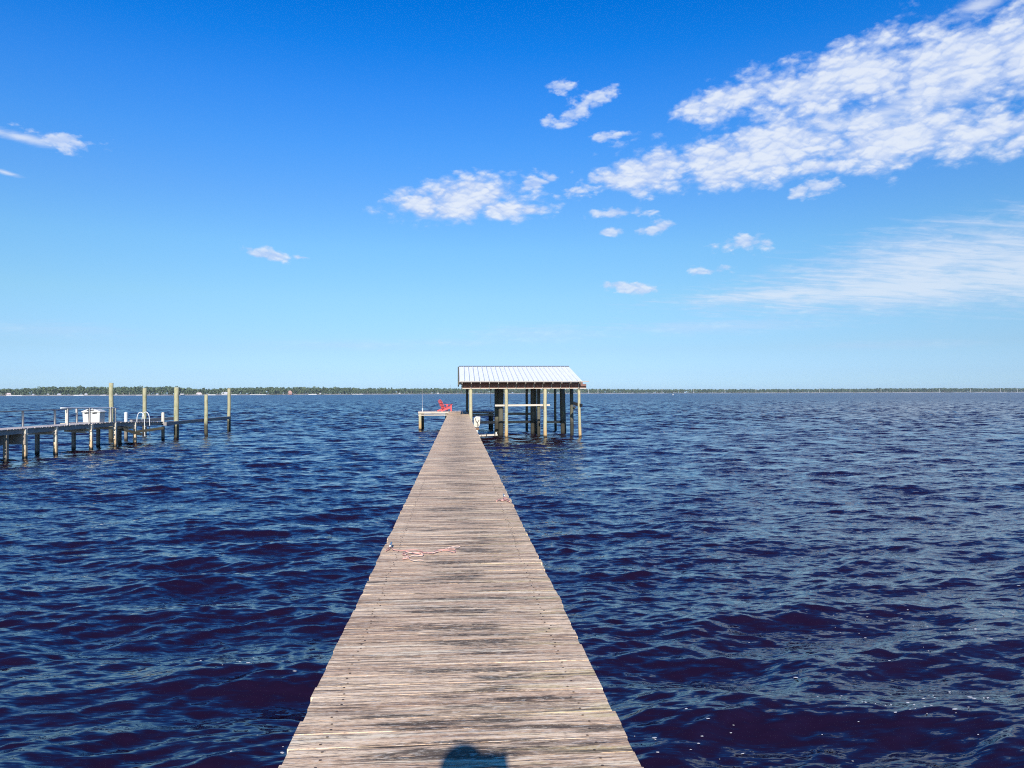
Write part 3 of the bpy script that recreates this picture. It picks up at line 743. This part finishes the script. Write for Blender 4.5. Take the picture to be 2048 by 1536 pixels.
near = [(55, 918), (122.5, 909.6), (180, 900), (226, 893.5), (286.6, 888)]
for i, (x, y) in enumerate(near):
    q = on_z(x, y); d = q.dot(FH)
    mb = MB(); ht = deck_z(d) - 0.04
    a = cf(XC - 0.02, d, -3); b = cf(XC - 0.02, d, ht)
    mb.beam(a, b, 0.17, 0.17, up=FH); mb.build('post', M_post_pale, dk, bevel=0.02)
    mb = MB(); mb.beam(cf(-24.5, d + 0.45, -3), cf(-24.5, d + 0.45, ht - 0.2), 0.17, 0.17, up=FH); mb.build('post', M_dock_post, dk, bevel=0.02)
    mb = MB(); hh_ = 0.16 if i else 0.5
    mb.beam(cf(-24.6, d - 0.12, ht - 0.23 - hh_ / 2), cf(XC + 0.10, d - 0.12, ht - 0.23 - hh_ / 2), 0.06, hh_)
    mb.build('crossbeam', M_pale_board if i else M_beam, dk)
q = on_z(8, 923); d = q.dot(FH)
for d in (q.dot(FH), 27.5, 22.5):
    for xx in (-23.3, -24.5):
        mb = MB(); mb.beam(cf(xx, d, -3), cf(xx, d, deck_z(d) - 0.25), 0.17, 0.17, up=FH); mb.build('post', M_dock_post, dk, bevel=0.02)
mb = MB(); mb.beam(cf(-24.3, 36.0, 0.98), cf(-23.3, 33.4, 0.98), 0.05, 0.5); mb.build('crossbeam', M_beam, dk)
mb = MB(); mb.beam(cf(-24.4, 40.3, 1.10), cf(-23.35, 40.6, 0.98), 0.05, 0.1); mb.build('brace', M_pale_board, dk)
for (x, y, zt) in ((239.5, 887, 1.0), (252, 881, 1.1), (326, 879.5, 0.9)):
    q = on_z(x, y); mb = MB(); mb.beam((q.x, q.y, -3), (q.x, q.y, zt), 0.17, 0.17, up=FH); mb.build('post', M_dock_post, dk, bevel=0.02)
# sagging diagonal boards under the end
mb = MB(); a = on_z(243, 858, 1.0); b = on_z(283, 869, 0.62); mb.beam(a, b, 0.06, 0.16); mb.build('brace', M_pile_old, dk)
mb = MB(); a = on_z(262, 865, 0.72); b = on_z(327, 856, 0.95); mb.beam(a, b, 0.06, 0.16); mb.build('brace', M_pile_old, dk)
# far-side handrail
fp = [31.5, 34.3, 37.2, 39.8, 41.8, 43.4]
for d in fp:
    mb = MB(); mb.beam(cf(-24.6, d, deck_z(d) - 0.1), cf(-24.6, d, deck_z(d) + 0.80), 0.085, 0.085, up=FH); mb.build('rail_post', M_rail, dk)
mb = MB(); mb.beam(cf(-24.6, 24, 2.27), cf(-24.6, 41.3, 2.245), 0.09, 0.045); mb.build('handrail', M_beam_y, dk)
mb = MB(); mb.beam(cf(-24.6, 24, 1.9), cf(-24.6, 35, 1.9), 0.03, 0.05)
# near-side handrail with a pale cap
for d in (38.75, 40.75, 42.9, 43.4):
    mb = MB(); mb.beam(cf(XC - 0.03, d, deck_z(d) - 0.02), cf(XC - 0.03, d, 2.33 if d < 43.2 else 2.25), 0.085, 0.085, up=FH); mb.build('rail_post', M_rail, dk)
mb = MB(); mb.beam(cf(-25.0, 41.5, 1.48), cf(-25.0, 41.5, 2.2), 0.09, 0.09, up=FH); mb.build('rail_post', M_post_pale, dk)
mb = MB(); mb.tube([cf(XC - 0.05, 38.2 + k * 0.555, 2.375 - k * 0.011) for k in range(11)], 0.036, 12); mb.build('handrail', M_whitetube, dk, True)
# two white capped posts on the outer end
for (x, yb, d) in ((252, 843.5, 45.0), (326, 843.5, 49.3)):
    q = cf((x - 1024) / F_PX * d, d)
    mb = MB(); mb.tube([(q.x, q.y, 1.1), (q.x, q.y, deck_z(min(d, 49)) + 0.56), (q.x, q.y, deck_z(min(d, 49)) + 0.60)], [0.095, 0.095, 0.06], 12); mb.build('capped_post', M_post_pale if x > 300 else M_whitetube, dk)
# the slip's outer beams between the tall pilings
def slip_beam(xa, ya, xb, yb, za, zb, mat):
    a = on_z(xa, ya, za); b = on_z(xb, yb, zb)
    mb = MB(); mb.beam(a - Vector((0, 0, 0.11)), b - Vector((0, 0, 0.11)), 0.2, 0.22); mb.build('outer_beam', mat, dk)
slip_beam(330, 844.5, 459.5, 832.6, 1.21, 1.22, M_beam_y)
slip_beam(262, 839.5, 349, 833.8, 1.22, 1.22, M_beam_y)
# tall mooring pilings
TALL = [(222, 881, 765.8, 0.145, 'tallest greenish mooring piling behind the white-capped railing of the left dock'),
        (289, 869, 776, 0.15, 'greenish mooring piling rising behind the white swim ladder'),
        (352.7, 877, 774.8, 0.165, 'thick greenish mooring piling just past the end of the left dock'),
        (412, 870.6, 789, 0.13, 'shortest greenish mooring piling, halfway along the outer beam'),
        (458, 862, 776.7, 0.135, 'slim greenish mooring piling at the far tip of the outer beam')]
for (x, yw, yt, rad, lb) in TALL:
    q = on_z(x, yw); d = (q - CAM).dot(Fw)
    zt = (CAM + ray(x, yt) * d).z
    mb = MB(); mb.pile(0, 0, -3, zt, rad, n=16, segs=12)
    o = mb.build('mooring_piling', M_mooring, None, True); o.location = (q.x, q.y, 0)
    tag(o, lb, 'piling', 'tall mooring pilings round the boat slip')
# swim ladder
la = cf(XC - 0.1, 47.0, deck_z(47))
ld = thing('swim_ladder', la, 'white tube swim ladder with two arched handrails hanging on the end of the left dock', 'ladder')
for d in (46.6, 47.25):
    pts = [cf(XC - 0.38, d, deck_z(d)), cf(XC - 0.36, d, 1.65), cf(XC - 0.28, d, 1.86), cf(XC - 0.16, d, 1.93), cf(XC - 0.03, d, 1.88), cf(XC + 0.07, d, 1.66), cf(XC + 0.10, d, 1.2), cf(XC + 0.13, d, 0.3)]
    mb = MB(); mb.tube(smooth_path(pts, 6), 0.025, 10); mb.build('handrail', M_whitetube, ld, True)
for z in (0.45, 0.75, 1.05):
    mb = MB(); mb.beam(cf(XC + 0.12, 46.6, z), cf(XC + 0.12, 47.25, z), 0.07, 0.03); mb.build('rung', M_whitetube, ld)
# storage box with a pitched lid
bc = cf(-24.05, 42.55, deck_z(42.3))
sb = thing('dock_box', bc, 'white plastic dock storage box with a pitched lid behind the left railing', 'storage box')
def loc(x, y, z): return bc + RH * x + FH * y + Vector((0, 0, z))
mb = MB(); w2, dp, hb_ = 0.50, 0.28, 0.58
mb.hull8([loc(-w2 + .03, -dp, 0), loc(w2 - .03, -dp, 0), loc(w2 - .03, dp, 0), loc(-w2 + .03, dp, 0), loc(-w2, -dp - .02, hb_), loc(w2, -dp - .02, hb_), loc(w2, dp, hb_), loc(-w2, dp, hb_)])
mb.build('body', M_white, sb, bevel=0.03)
mb = MB()
mb.prism([loc(-w2 - .07, -dp - .06, hb_ + .005), loc(w2 + .07, -dp - .06, hb_ + .005), loc(w2 + .05, -dp - .06, hb_ + .05), loc(0.25, -dp - .06, hb_ + .17), loc(-0.25, -dp - .06, hb_ + .17), loc(-w2 - .05, -dp - .06, hb_ + .05)], (0, 0, 0), FH * (2 * dp + 0.1))
mb.build('lid', M_white, sb, bevel=0.015)
for (x0, x1, z0) in ((-0.35, -0.08, hb_ - 0.05), (0.1, 0.36, hb_ - 0.05), (-0.22, 0.2, hb_ + 0.10)):
    mb = MB(); mb.beam(loc(x0, -dp - 0.065, z0), loc(x1, -dp - 0.065, z0 + 0.03), 0.012, 0.05); mb.build('recess', M_dark, sb)

# ------------------------------------------------------------------ far shore
SH = [(-900, 700), (-500, 860), (-200, 980), (0, 1090), (300, 1180), (500, 1290), (700, 1520), (800, 1660), (950, 1900), (1300, 2150), (1700, 2350), (2048, 2400), (2300, 2380), (2800, 2200)]
def shore_d(x):
    return float(np.interp(x, [a for a, b in SH], [b for a, b in SH]))
HT = [(-900, 14), (0, 11), (30, 10.5), (60, 12), (100, 14.5), (160, 14.2), (230, 14.0), (330, 14.5), (370, 13), (410, 11), (460, 13.2), (540, 14.5), (640, 14.8), (700, 14), (800, 13.5), (900, 14.5), (1150, 13.5), (1300, 12.5), (1600, 12.5), (1800, 14.5), (2048, 14.2), (2800, 14)]
def tree_h(x): return float(np.interp(x, [a for a, b in HT], [b for a, b in HT]))
# bank
mb = MB(); xs_ = list(range(-880, 2780, 12))
rows = []
for x in xs_:
    d = shore_d(x) + 6 * math.sin(x * 0.09) + 4 * math.sin(x * 0.023)
    rows.append([shore_pt(x, d - 6, -1.0), shore_pt(x, d - 3, 0.25), shore_pt(x, d, 0.8 + 0.3 * math.sin(x * 0.31)), shore_pt(x, d + 25, 1.6), shore_pt(x, d + 900, 2.0)])
for r in rows: mb.v += [tuple(p) for p in r]
for i in range(len(rows) - 1):
    for k in range(4): mb.face((i * 5 + k, i * 5 + k + 1, (i + 1) * 5 + k + 1, (i + 1) * 5 + k), random.random())
m, t, p = material('sandy_bank')
geo = t.new('ShaderNodeNewGeometry'); pos = geo.outputs['Position']
nn = t.noise(pos, 0.012, 5, 0.7)
t.put(p.inputs['Base Color'], t.mix(t.smooth(nn, 0.38, 0.5), (0.08, 0.08, 0.055), (0.36, 0.33, 0.29))); p.inputs['Roughness'].default_value = 0.95
bank = mb.build('shore', m); tag(bank, kind='structure')
# wood: trees as trunks with clumps of leaf faces
m, t, p = material('far_foliage')
att = t.new('ShaderNodeAttribute', attribute_name='tint')
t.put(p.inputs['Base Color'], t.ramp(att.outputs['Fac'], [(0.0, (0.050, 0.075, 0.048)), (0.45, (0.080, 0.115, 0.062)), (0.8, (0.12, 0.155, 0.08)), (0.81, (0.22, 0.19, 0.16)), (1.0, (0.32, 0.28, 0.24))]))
p.inputs['Roughness'].default_value = 0.9; p.inputs['Specular IOR Level'].default_value = 0.1
M_fol = m
def wood_mass(x0, x1, spacing, rowsn, seed, trunks=0.5):
    rn = np.random.default_rng(seed); V = []; Fc = []; T = []; nv = 0
    for row in range(rowsn):
        x = x0
        while x < x1:
            d = shore_d(x) + 10 + row * 16 + rn.uniform(-6, 6)
            x += spacing * rn.uniform(0.5, 1.5) * F_PX / d
            base = shore_pt(x, d, 0.8); H = tree_h(x) * rn.uniform(0.80, 1.0) * (0.42 if row == 0 else 0.8 if row == 1 else 1.0)
            if rn.random() < 0.06: H *= 1.1
            pine = row > 0 and rn.random() < 0.35
            cw = H * (rn.uniform(0.20, 0.27) if pine else rn.uniform(0.30, 0.45)); cz0 = H * (0.55 if pine else 0.08)
            n = 50 if pine else 90
            tn = np.clip(rn.normal(0.42, 0.17), 0.05, 0.75)
            # clumps
            nc_ = 5 if pine else 7
            cc = np.stack([rn.normal(0, 0.45, nc_) * cw, rn.normal(0, 0.45, nc_) * cw, rn.uniform(cz0 + 0.1 * H, H * 0.9, nc_)], 1)
            cs = rn.uniform(0.35, 0.6, nc_) * cw
            k = rn.integers(0, nc_, n)
            u = rn.normal(0, 1, (n, 3)); u /= np.linalg.norm(u, axis=1)[:, None]
            c = cc[k] + u * cs[k][:, None] * rn.uniform(0.6, 1.0, n)[:, None]
            c[:, 2] = np.minimum(c[:, 2], H)
            s = rn.uniform(0.9, 1.8, n) * (H / 14)
            t1 = rn.normal(0, 1, (n, 3)); t1 -= u * (t1 * u).sum(1)[:, None] * 0.7; t1 /= np.linalg.norm(t1, axis=1)[:, None]
            t2 = np.cross(u, t1)
            q = np.stack([c - t1 * s[:, None], c + t2 * s[:, None] * 0.9, c + t1 * s[:, None], c - t2 * s[:, None] * 0.8], 1) + np.array(base)[None, None, :]
            V.append(q.reshape(-1, 3)); Fc.append(np.arange(n * 4).reshape(n, 4) + nv); nv += n * 4
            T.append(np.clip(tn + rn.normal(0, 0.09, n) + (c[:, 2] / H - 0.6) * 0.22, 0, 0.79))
            if row < 2 and rn.random() < trunks:
                tw = rn.uniform(0.2, 0.4); hx = rn.uniform(0.4, 0.75) * H; b = np.array(base)
                o = np.array([RH.x, RH.y, 0]) * tw; f = np.array([FH.x, FH.y, 0]) * tw
                qq = np.array([b - o, b + o, b + o * 0.6 + [0, 0, hx], b - o * 0.6 + [0, 0, hx]]) - f * 2
                V.append(qq); Fc.append(np.arange(4).reshape(1, 4) + nv); nv += 4; T.append(np.array([rn.uniform(0.82, 1.0)]))
    V = np.concatenate(V).astype(np.float32); Fc = np.concatenate(Fc).astype(np.int32); T = np.concatenate(T).astype(np.float32)
    me = bpy.data.meshes.new('far_wood')
    me.vertices.add(len(V)); me.vertices.foreach_set('co', V.ravel())
    me.loops.add(Fc.size); me.loops.foreach_set('vertex_index', Fc.ravel())
    me.polygons.add(len(Fc)); me.polygons.foreach_set('loop_start', np.arange(len(Fc), dtype=np.int32) * 4)
    at = me.attributes.new('tint', 'FLOAT', 'FACE'); at.data.foreach_set('value', T)
    me.update(); me.materials.append(M_fol)
    o = bpy.data.objects.new('far_wood', me); COL.objects.link(o); return o
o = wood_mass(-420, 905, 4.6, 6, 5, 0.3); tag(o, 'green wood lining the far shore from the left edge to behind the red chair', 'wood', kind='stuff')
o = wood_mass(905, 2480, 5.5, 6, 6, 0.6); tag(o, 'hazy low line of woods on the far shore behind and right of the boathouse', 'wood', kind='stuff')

# houses and docks on the far shore
def plain_c(name, c): return plain(name, c, 0.8, 0, 0.15, 0.3)
M_hw = plain_c('white_wall', (0.52, 0.50, 0.48)); M_hp = plain_c('pinkish_roof', (0.62, 0.50, 0.46)); M_hb = plain_c('brick_wall', (0.42, 0.24, 0.20)); M_hg = plain_c('grey_roof', (0.33, 0.33, 0.34)); M_hl = plain_c('light_roof', (0.50, 0.50, 0.52))
def house(x, wpx, hpx, wallm, roofm, label, group=None, name='house', hip=0.75):
    d = shore_d(x) + 3; s = d / F_PX; W = wpx * s * 0.85; Hh_ = hpx * s * 0.75; wl = Hh_ * 0.5; dp = max(5.0, W * 0.5)
    b = shore_pt(x, d, 0.9)
    h = thing(name, b, label, 'house', group)
    u = shore_pt(x, d + 1, .9) - b; u.z = 0; u.normalize(); s_ = Vector((u.y, -u.x, 0))
    mb = MB(); mb.box(b + u * dp / 2 + Vector((0, 0, wl / 2)), (W, dp, wl), Matrix((s_, u, Vector((0, 0, 1)))).transposed()); mb.build('wall', wallm, h)
    mb = MB(); e = 0.08 * W; z0 = wl + 0.003
    A = lambda a, c, z: b + s_ * a + u * c + Vector((0, 0, z))
    mb.hull8([A(-W / 2 - e, -0.4, z0), A(W / 2 + e, -0.4, z0), A(W / 2 + e, dp + 0.4, z0), A(-W / 2 - e, dp + 0.4, z0), A(-W / 2 * hip, dp * 0.45, Hh_), A(W / 2 * hip, dp * 0.45, Hh_), A(W / 2 * hip, dp * 0.55, Hh_), A(-W / 2 * hip, dp * 0.55, Hh_)]); mb.build('roof', roofm, h)
    mb = MB(); 
    for k in (-0.28, 0.0, 0.3): mb.box(b + s_ * (W * k) - u * 0.02 + Vector((0, 0, wl * 0.5)), (W * 0.12, 0.06, wl * 0.45), Matrix((s_, u, Vector((0, 0, 1)))).transposed())
    mb.build('windows', M_dark, h)
house(15 * 0, 7, 5, M_hw, M_hl, 'white house on the far shore at the left edge of the view')
house(16, 11, 6.5, M_hp, M_hp, 'pale pink house with a broad roof on the far shore near the left edge')
house(64, 6, 4, M_hw, M_hl, 'small white house under the trees left of the neighbouring dock railing')
house(96, 5, 4.5, M_hw, M_hg, 'narrow white house on the far shore left of the tallest piling')
house(118, 7, 4.5, M_hw, M_hl, 'white house with a light gable beneath the bright green trees on the far shore')
house(172, 6, 4.5, M_hw, M_hl, 'white lakeside house left of the tallest mooring piling, among low docks')
house(232, 5, 4, M_hw, M_hg, 'little white house just right of the tallest mooring piling on the far shore')
house(314, 6, 4, M_hw, M_hl, 'white house on the far shore between the second and third tall pilings')
house(364, 7, 4.5, M_hw, M_hg, 'grey-roofed white house on the far shore right of the thick piling')
house(398, 11, 6, M_hw, M_hp, 'large cream house with pinkish roof above the shore between two pilings')
house(450, 15, 6.5, M_hw, M_hl, 'house with a big white sloping roof beside the far-tip piling')
house(580, 9, 10, M_hb, M_hb, 'tall reddish brick house with trees on the far shore', hip=0.4)
house(640, 5, 3.5, M_hw, M_hl, 'tiny pale house among trees midway along the left treeline')
house(799, 4, 3.5, M_hw, M_hl, 'tiny white house on the far shore well left of the red chair')
house(876, 4, 3, M_hw, M_hl, 'tiny white house on the far shore just above the red chair')
# long low pale boat docks along the far shore
for i, (x, wpx, lb) in enumerate([(28, 26, 'long pale bulkhead wall on the far shore below the pink house'), (157, 18, 'long pale boat shed row on the far shore left of the tallest piling'), (206, 11, 'pale boat shed beside the tallest mooring piling on the far shore'), (278, 10, 'pale low boat shed between the tallest and second pilings'),
                                  (423, 15, 'pale dock wall on the far shore right of the shortest piling'), (468, 11, 'pale dock wall right of the far-tip piling'), (516, 30, 'long white dock wall on the far shore left of the brick house'), (625, 16, 'pale dock wall on the far shore right of the brick house'), (715, 22, 'pale dock row on the far shore at the centre left')]):
    d = shore_d(x) - 14; s = d / F_PX; W = wpx * s
    b = shore_pt(x, d, 0); mb = MB()
    mb.box((0, 0, 0.75), (W, 3.0, 0.9 + 0.5 * (i % 3 == 1)))
    for k in np.linspace(-W / 2 + 0.3, W / 2 - 0.3, max(3, int(W / 4))): mb.box((k, -1.6, 0.2), (0.3, 0.15, 2.4))
    o = mb.build('boat_dock', M_hw); o.location = b; o.rotation_euler = (0, 0, -YAW - math.atan((x - 1024) / F_PX)); tag(o, lb, 'dock')
# radio mast and power poles on the right shore, buoy
q = shore_pt(901, 2150, 1); mb = MB(); mb.tube([(0, 0, 0), (0, 0, 27)], [0.5, 0.25], 6); o = mb.build('radio_mast', M_galv); o.location = q; tag(o, 'thin radio mast above the far trees just left of the boathouse roof', 'mast')
for x in (1177, 1196, 1324, 1387.6, 1449.7, 1512, 1576, 1639, 1700, 1762, 1820, 1879, 1941, 2001, 2035):
    q = shore_pt(x, shore_d(x) - 9, 0); mb = MB(); mb.tube([(0, 0, -1), (0, 0, 12.5)], [0.42, 0.34], 6); mb.beam((-1.6, 0, 11.4), (1.6, 0, 11.4), 0.3, 0.35)
    o = mb.build('power_pole', M_hw); o.location = q; tag(o, 'white power pole standing before the woods on the distant right shore', 'pole', 'white power poles along the right shore')
q = on_z(1346, 790.2); mb = MB()
mb.tube([(0, 0, -0.3), (0, 0, 0.25), (0, 0, 0.55), (0, 0, 1.2), (0, 0, 1.35)], [0.65, 0.72, 0.5, 0.32, 0.1], 12); o = mb.build('buoy', M_whitetube, None, True); o.location = (q.x, q.y, 0); tag(o, 'tiny white buoy floating far out right of the boathouse', 'buoy')

# ------------------------------------------------------------------ foam flecks on the near water
mb = MB(); fr_ = random.Random(9)
centres = [(1630, 1180), (1720, 1255), (1840, 1235), (1910, 1270), (1560, 1075), (1640, 1180), (1980, 1290), (1460, 1480), (1840, 1430), (1300, 1500), (1900, 1400), (1700, 1420), (2010, 1220), (90, 1165), (440, 1330), (600, 1340), (560, 1500)]
for i in range(170):
    if fr_.random() < 0.8:
        cx, cy = fr_.choice(centres); x = cx + fr_.gauss(0, 60); yv = cy + fr_.gauss(0, 18)
    else:
        x = fr_.uniform(1250, 2048); yv = fr_.uniform(1000, 1530)
    if yv < 1000: continue
    q = on_z(x, yv); h, ox, oy = water_h(q.x, q.y)
    rad = fr_.choice([0.005, 0.006, 0.008, 0.012]) * fr_.uniform(0.8, 1.3); st = fr_.uniform(1, 2.2); a0 = fr_.uniform(-0.5, 0.5)
    b = len(mb.v); n = 7
    for k in range(n):
        a = 2 * PI * k / n; u = math.cos(a) * rad * st * fr_.uniform(.7, 1.2); v = math.sin(a) * rad * fr_.uniform(.7, 1.2)
        mb.v.append((q.x + ox + u * math.cos(a0) - v * math.sin(a0), q.y + oy + u * math.sin(a0) + v * math.cos(a0), h + 0.002))
    mb.v.append((q.x + ox, q.y + oy, h + 0.004))
    for k in range(n): mb.face((b + k, b + (k + 1) % n, b + n), 0.5)
fo = mb.build('foam', plain('foam', (0.62, 0.60, 0.58), 0.8)); tag(fo, 'scattered pale foam flecks on the dark near water', 'foam', kind='stuff')

# ------------------------------------------------------------------ the photographer (behind the lens; casts the shadow at the bottom)
def limb(bm, verts, chain): pass
def skin_body():
    D0 = DECK_Z
    pts = {'pelvis': (PX, -0.36, 0.93, .135), 'belly': (PX, -0.35, 1.08, .135), 'chest': (PX, -0.35, 1.28, .15), 'neckb': (PX, -0.35, 1.44, .075), 'neck': (PX, -0.33, 1.50, .056), 'headl': (PX, -0.31, 1.585, .078), 'headu': (PX, -0.315, 1.68, .088), 'headt': (PX, -0.325, 1.74, .05)}
    for s, n in ((-1, 'l'), (1, 'r')):
        hx = 0.045 + 0.0 * s
        hand = (-0.06 + s * 0.105, -0.035, 1.555 if s < 0 else 1.592)
        pts.update({'sh' + n: (PX + s * 0.17, -0.35, 1.40, .07), 'el' + n: (PX + s * 0.23, -0.20, 1.20, .046), 'wr' + n: (-0.06 + s * 0.115, -0.06, 1.47 if s < 0 else 1.50, .03), 'ha' + n: (hand[0], hand[1], hand[2] - 0.03, .034),
                    'hi' + n: (PX + s * 0.09, -0.36, 0.88, .10), 'kn' + n: (PX + s * 0.11, -0.33, 0.50, .062), 'an' + n: (PX + s * 0.12, -0.38, 0.10, .042), 'he' + n: (PX + s * 0.12, -0.38, 0.045, .042), 'to' + n: (PX + s * 0.14, -0.20, 0.035, .034)})
    ed = [('pelvis', 'belly'), ('belly', 'chest'), ('chest', 'neckb'), ('neckb', 'neck'), ('neck', 'headl'), ('headl', 'headu'), ('headu', 'headt')]
    for n in 'lr': ed += [('chest', 'sh' + n), ('sh' + n, 'el' + n), ('el' + n, 'wr' + n), ('wr' + n, 'ha' + n), ('pelvis', 'hi' + n), ('hi' + n, 'kn' + n), ('kn' + n, 'an' + n), ('an' + n, 'he' + n), ('he' + n, 'to' + n)]
    # fingers wrap round the phone's short edges
    for s, n in ((-1, 'l'), (1, 'r')):
        hx, hy, hz, _ = pts['ha' + n]
        for k in range(4):
            z = hz - 0.025 + 0.022 * k
            pts[f'f{n}{k}a'] = (hx + s * 0.012, hy + 0.012, z, .010); pts[f'f{n}{k}b'] = (hx + s * 0.010, hy + 0.028 - 0.003 * k, z + 0.004, .009)
            ed += [('ha' + n, f'f{n}{k}a'), (f'f{n}{k}a', f'f{n}{k}b')]
        pts[f't{n}a'] = (hx - s * 0.012, hy - 0.004, hz + 0.03, .011); pts[f't{n}b'] = (hx - s * 0.035, hy + 0.002, hz + 0.045, .009)
        ed += [('ha' + n, f't{n}a'), (f't{n}a', f't{n}b')]
    names = list(pts); idx = {n: i for i, n in enumerate(names)}
    me = bpy.data.meshes.new('person'); me.from_pydata([(p[0], p[1], p[2] + D0) for p in pts.values()], [(idx[a], idx[b]) for a, b in ed], [])
    o = bpy.data.objects.new('person_skeleton', me); COL.objects.link(o)
    o.modifiers.new('skin', 'SKIN')
    sv = me.skin_vertices[0].data
    for i, p in enumerate(pts.values()): sv[i].radius = (p[3], p[3])
    sv[idx['pelvis']].use_root = True
    for k in ('pelvis', 'belly', 'chest'): sv[idx[k]].radius = (pts[k][3] * 1.15, pts[k][3] * 0.85)
    sub = o.modifiers.new('sub', 'SUBSURF'); sub.levels = 2; sub.render_levels = 2
    dg = bpy.context.evaluated_depsgraph_get(); dg.update()
    nm = bpy.data.meshes.new_from_object(o.evaluated_get(dg)); bpy.data.objects.remove(o)
    nm.name = 'person'
    for m_ in (plain('skin_tone', (0.45, 0.28, 0.20), 0.55), plain('blue_shirt', (0.10, 0.16, 0.30), 0.9), plain('khaki_shorts', (0.32, 0.27, 0.19), 0.9), plain('dark_shoes', (0.05, 0.05, 0.05), 0.7)): nm.materials.append(m_)
    for pg in nm.polygons:
        c = pg.center; z = c.z - D0; mi = 0
        if z < 0.085: mi = 3
        elif 0.48 < z < 0.98: mi = 2
        elif 0.98 <= z < 1.455 and c.y < -0.25: mi = 1
        pg.material_index = mi; pg.use_smooth = True
    b = bpy.data.objects.new('person', nm); COL.objects.link(b)
    return b
PX = -0.135
person = skin_body()
tag(person, 'person standing on the pier with a raised phone, casting the head-shaped shadow', 'person')
mb = MB(); D0 = DECK_Z
hm = MB()
for i in range(260):        # short hair cap
    a = random.uniform(0, 2 * PI); e = random.uniform(0.1, 1.45)
    v = Vector((math.cos(a) * math.cos(e) * 0.086, math.sin(a) * math.cos(e) * 0.095 - 0.005, math.sin(e) * 0.10))
    if v.y > 0.045 and v.z < 0.055: continue
    c = Vector((PX, -0.322, 1.675 + D0)) + v; nrm = v.normalized(); t1 = nrm.orthogonal().normalized(); t2 = nrm.cross(t1)
    hm.hull8([c - t1 * .02 - t2 * .02 - nrm * .01, c + t1 * .02 - t2 * .02 - nrm * .01, c + t1 * .02 + t2 * .02 - nrm * .01, c - t1 * .02 + t2 * .02 - nrm * .01, c - t1 * .012 - t2 * .012 + nrm * .012, c + t1 * .012 - t2 * .012 + nrm * .012, c + t1 * .012 + t2 * .012 + nrm * .012, c - t1 * .012 + t2 * .012 + nrm * .012])
hair = hm.build('hair', plain('brown_hair', (0.06, 0.04, 0.03), 0.7)); hair.parent = person
fm = MB()
for s in (-1, 1):
    fm.box((PX + s * 0.033, -0.228, 1.645 + D0), (0.026, 0.01, 0.012), r=0.2)
eyes = fm.build('eyes', M_dark); eyes.parent = person
nm_ = MB(); nm_.prism([Vector((-0.014, 0, 0)), Vector((0.014, 0, 0)), Vector((0.006, -0.004, 0.05)), Vector((-0.006, -0.004, 0.05))], (PX, -0.235, 1.59 + D0), (PX, -0.212, 1.59 + D0)); nose = nm_.build('nose', person.data.materials[0], bevel=0.004); nose.parent = person
pm = MB(); pm.box((-0.06, -0.009, CAM_Z - 0.012), (0.18, 0.008, 0.074))
phone = pm.build('phone', M_dark, bevel=0.003); tag(phone, 'dark phone held up sideways by the person on the pier', 'phone')

# ------------------------------------------------------------------ air between here and the far shore
hz = MB(); HZ = 6400.0
hz.box((0, 0, (36 - 5) / 2), (2 * HZ, 2 * HZ, 36 + 5))
m = bpy.data.materials.new('thin_haze'); m.use_nodes = True; m.node_tree.nodes.clear()
t = NT(m.node_tree); ot = t.new('ShaderNodeOutputMaterial'); pv = t.new('ShaderNodeVolumePrincipled')
pv.inputs['Color'].default_value = (0.72, 0.86, 1.0, 1); pv.inputs['Density'].default_value = 0.00007; pv.inputs['Anisotropy'].default_value = 0.0
t.l.new(pv.outputs[0], ot.inputs['Volume'])
hazebox = hz.build('haze', m); tag(hazebox, kind='stuff')
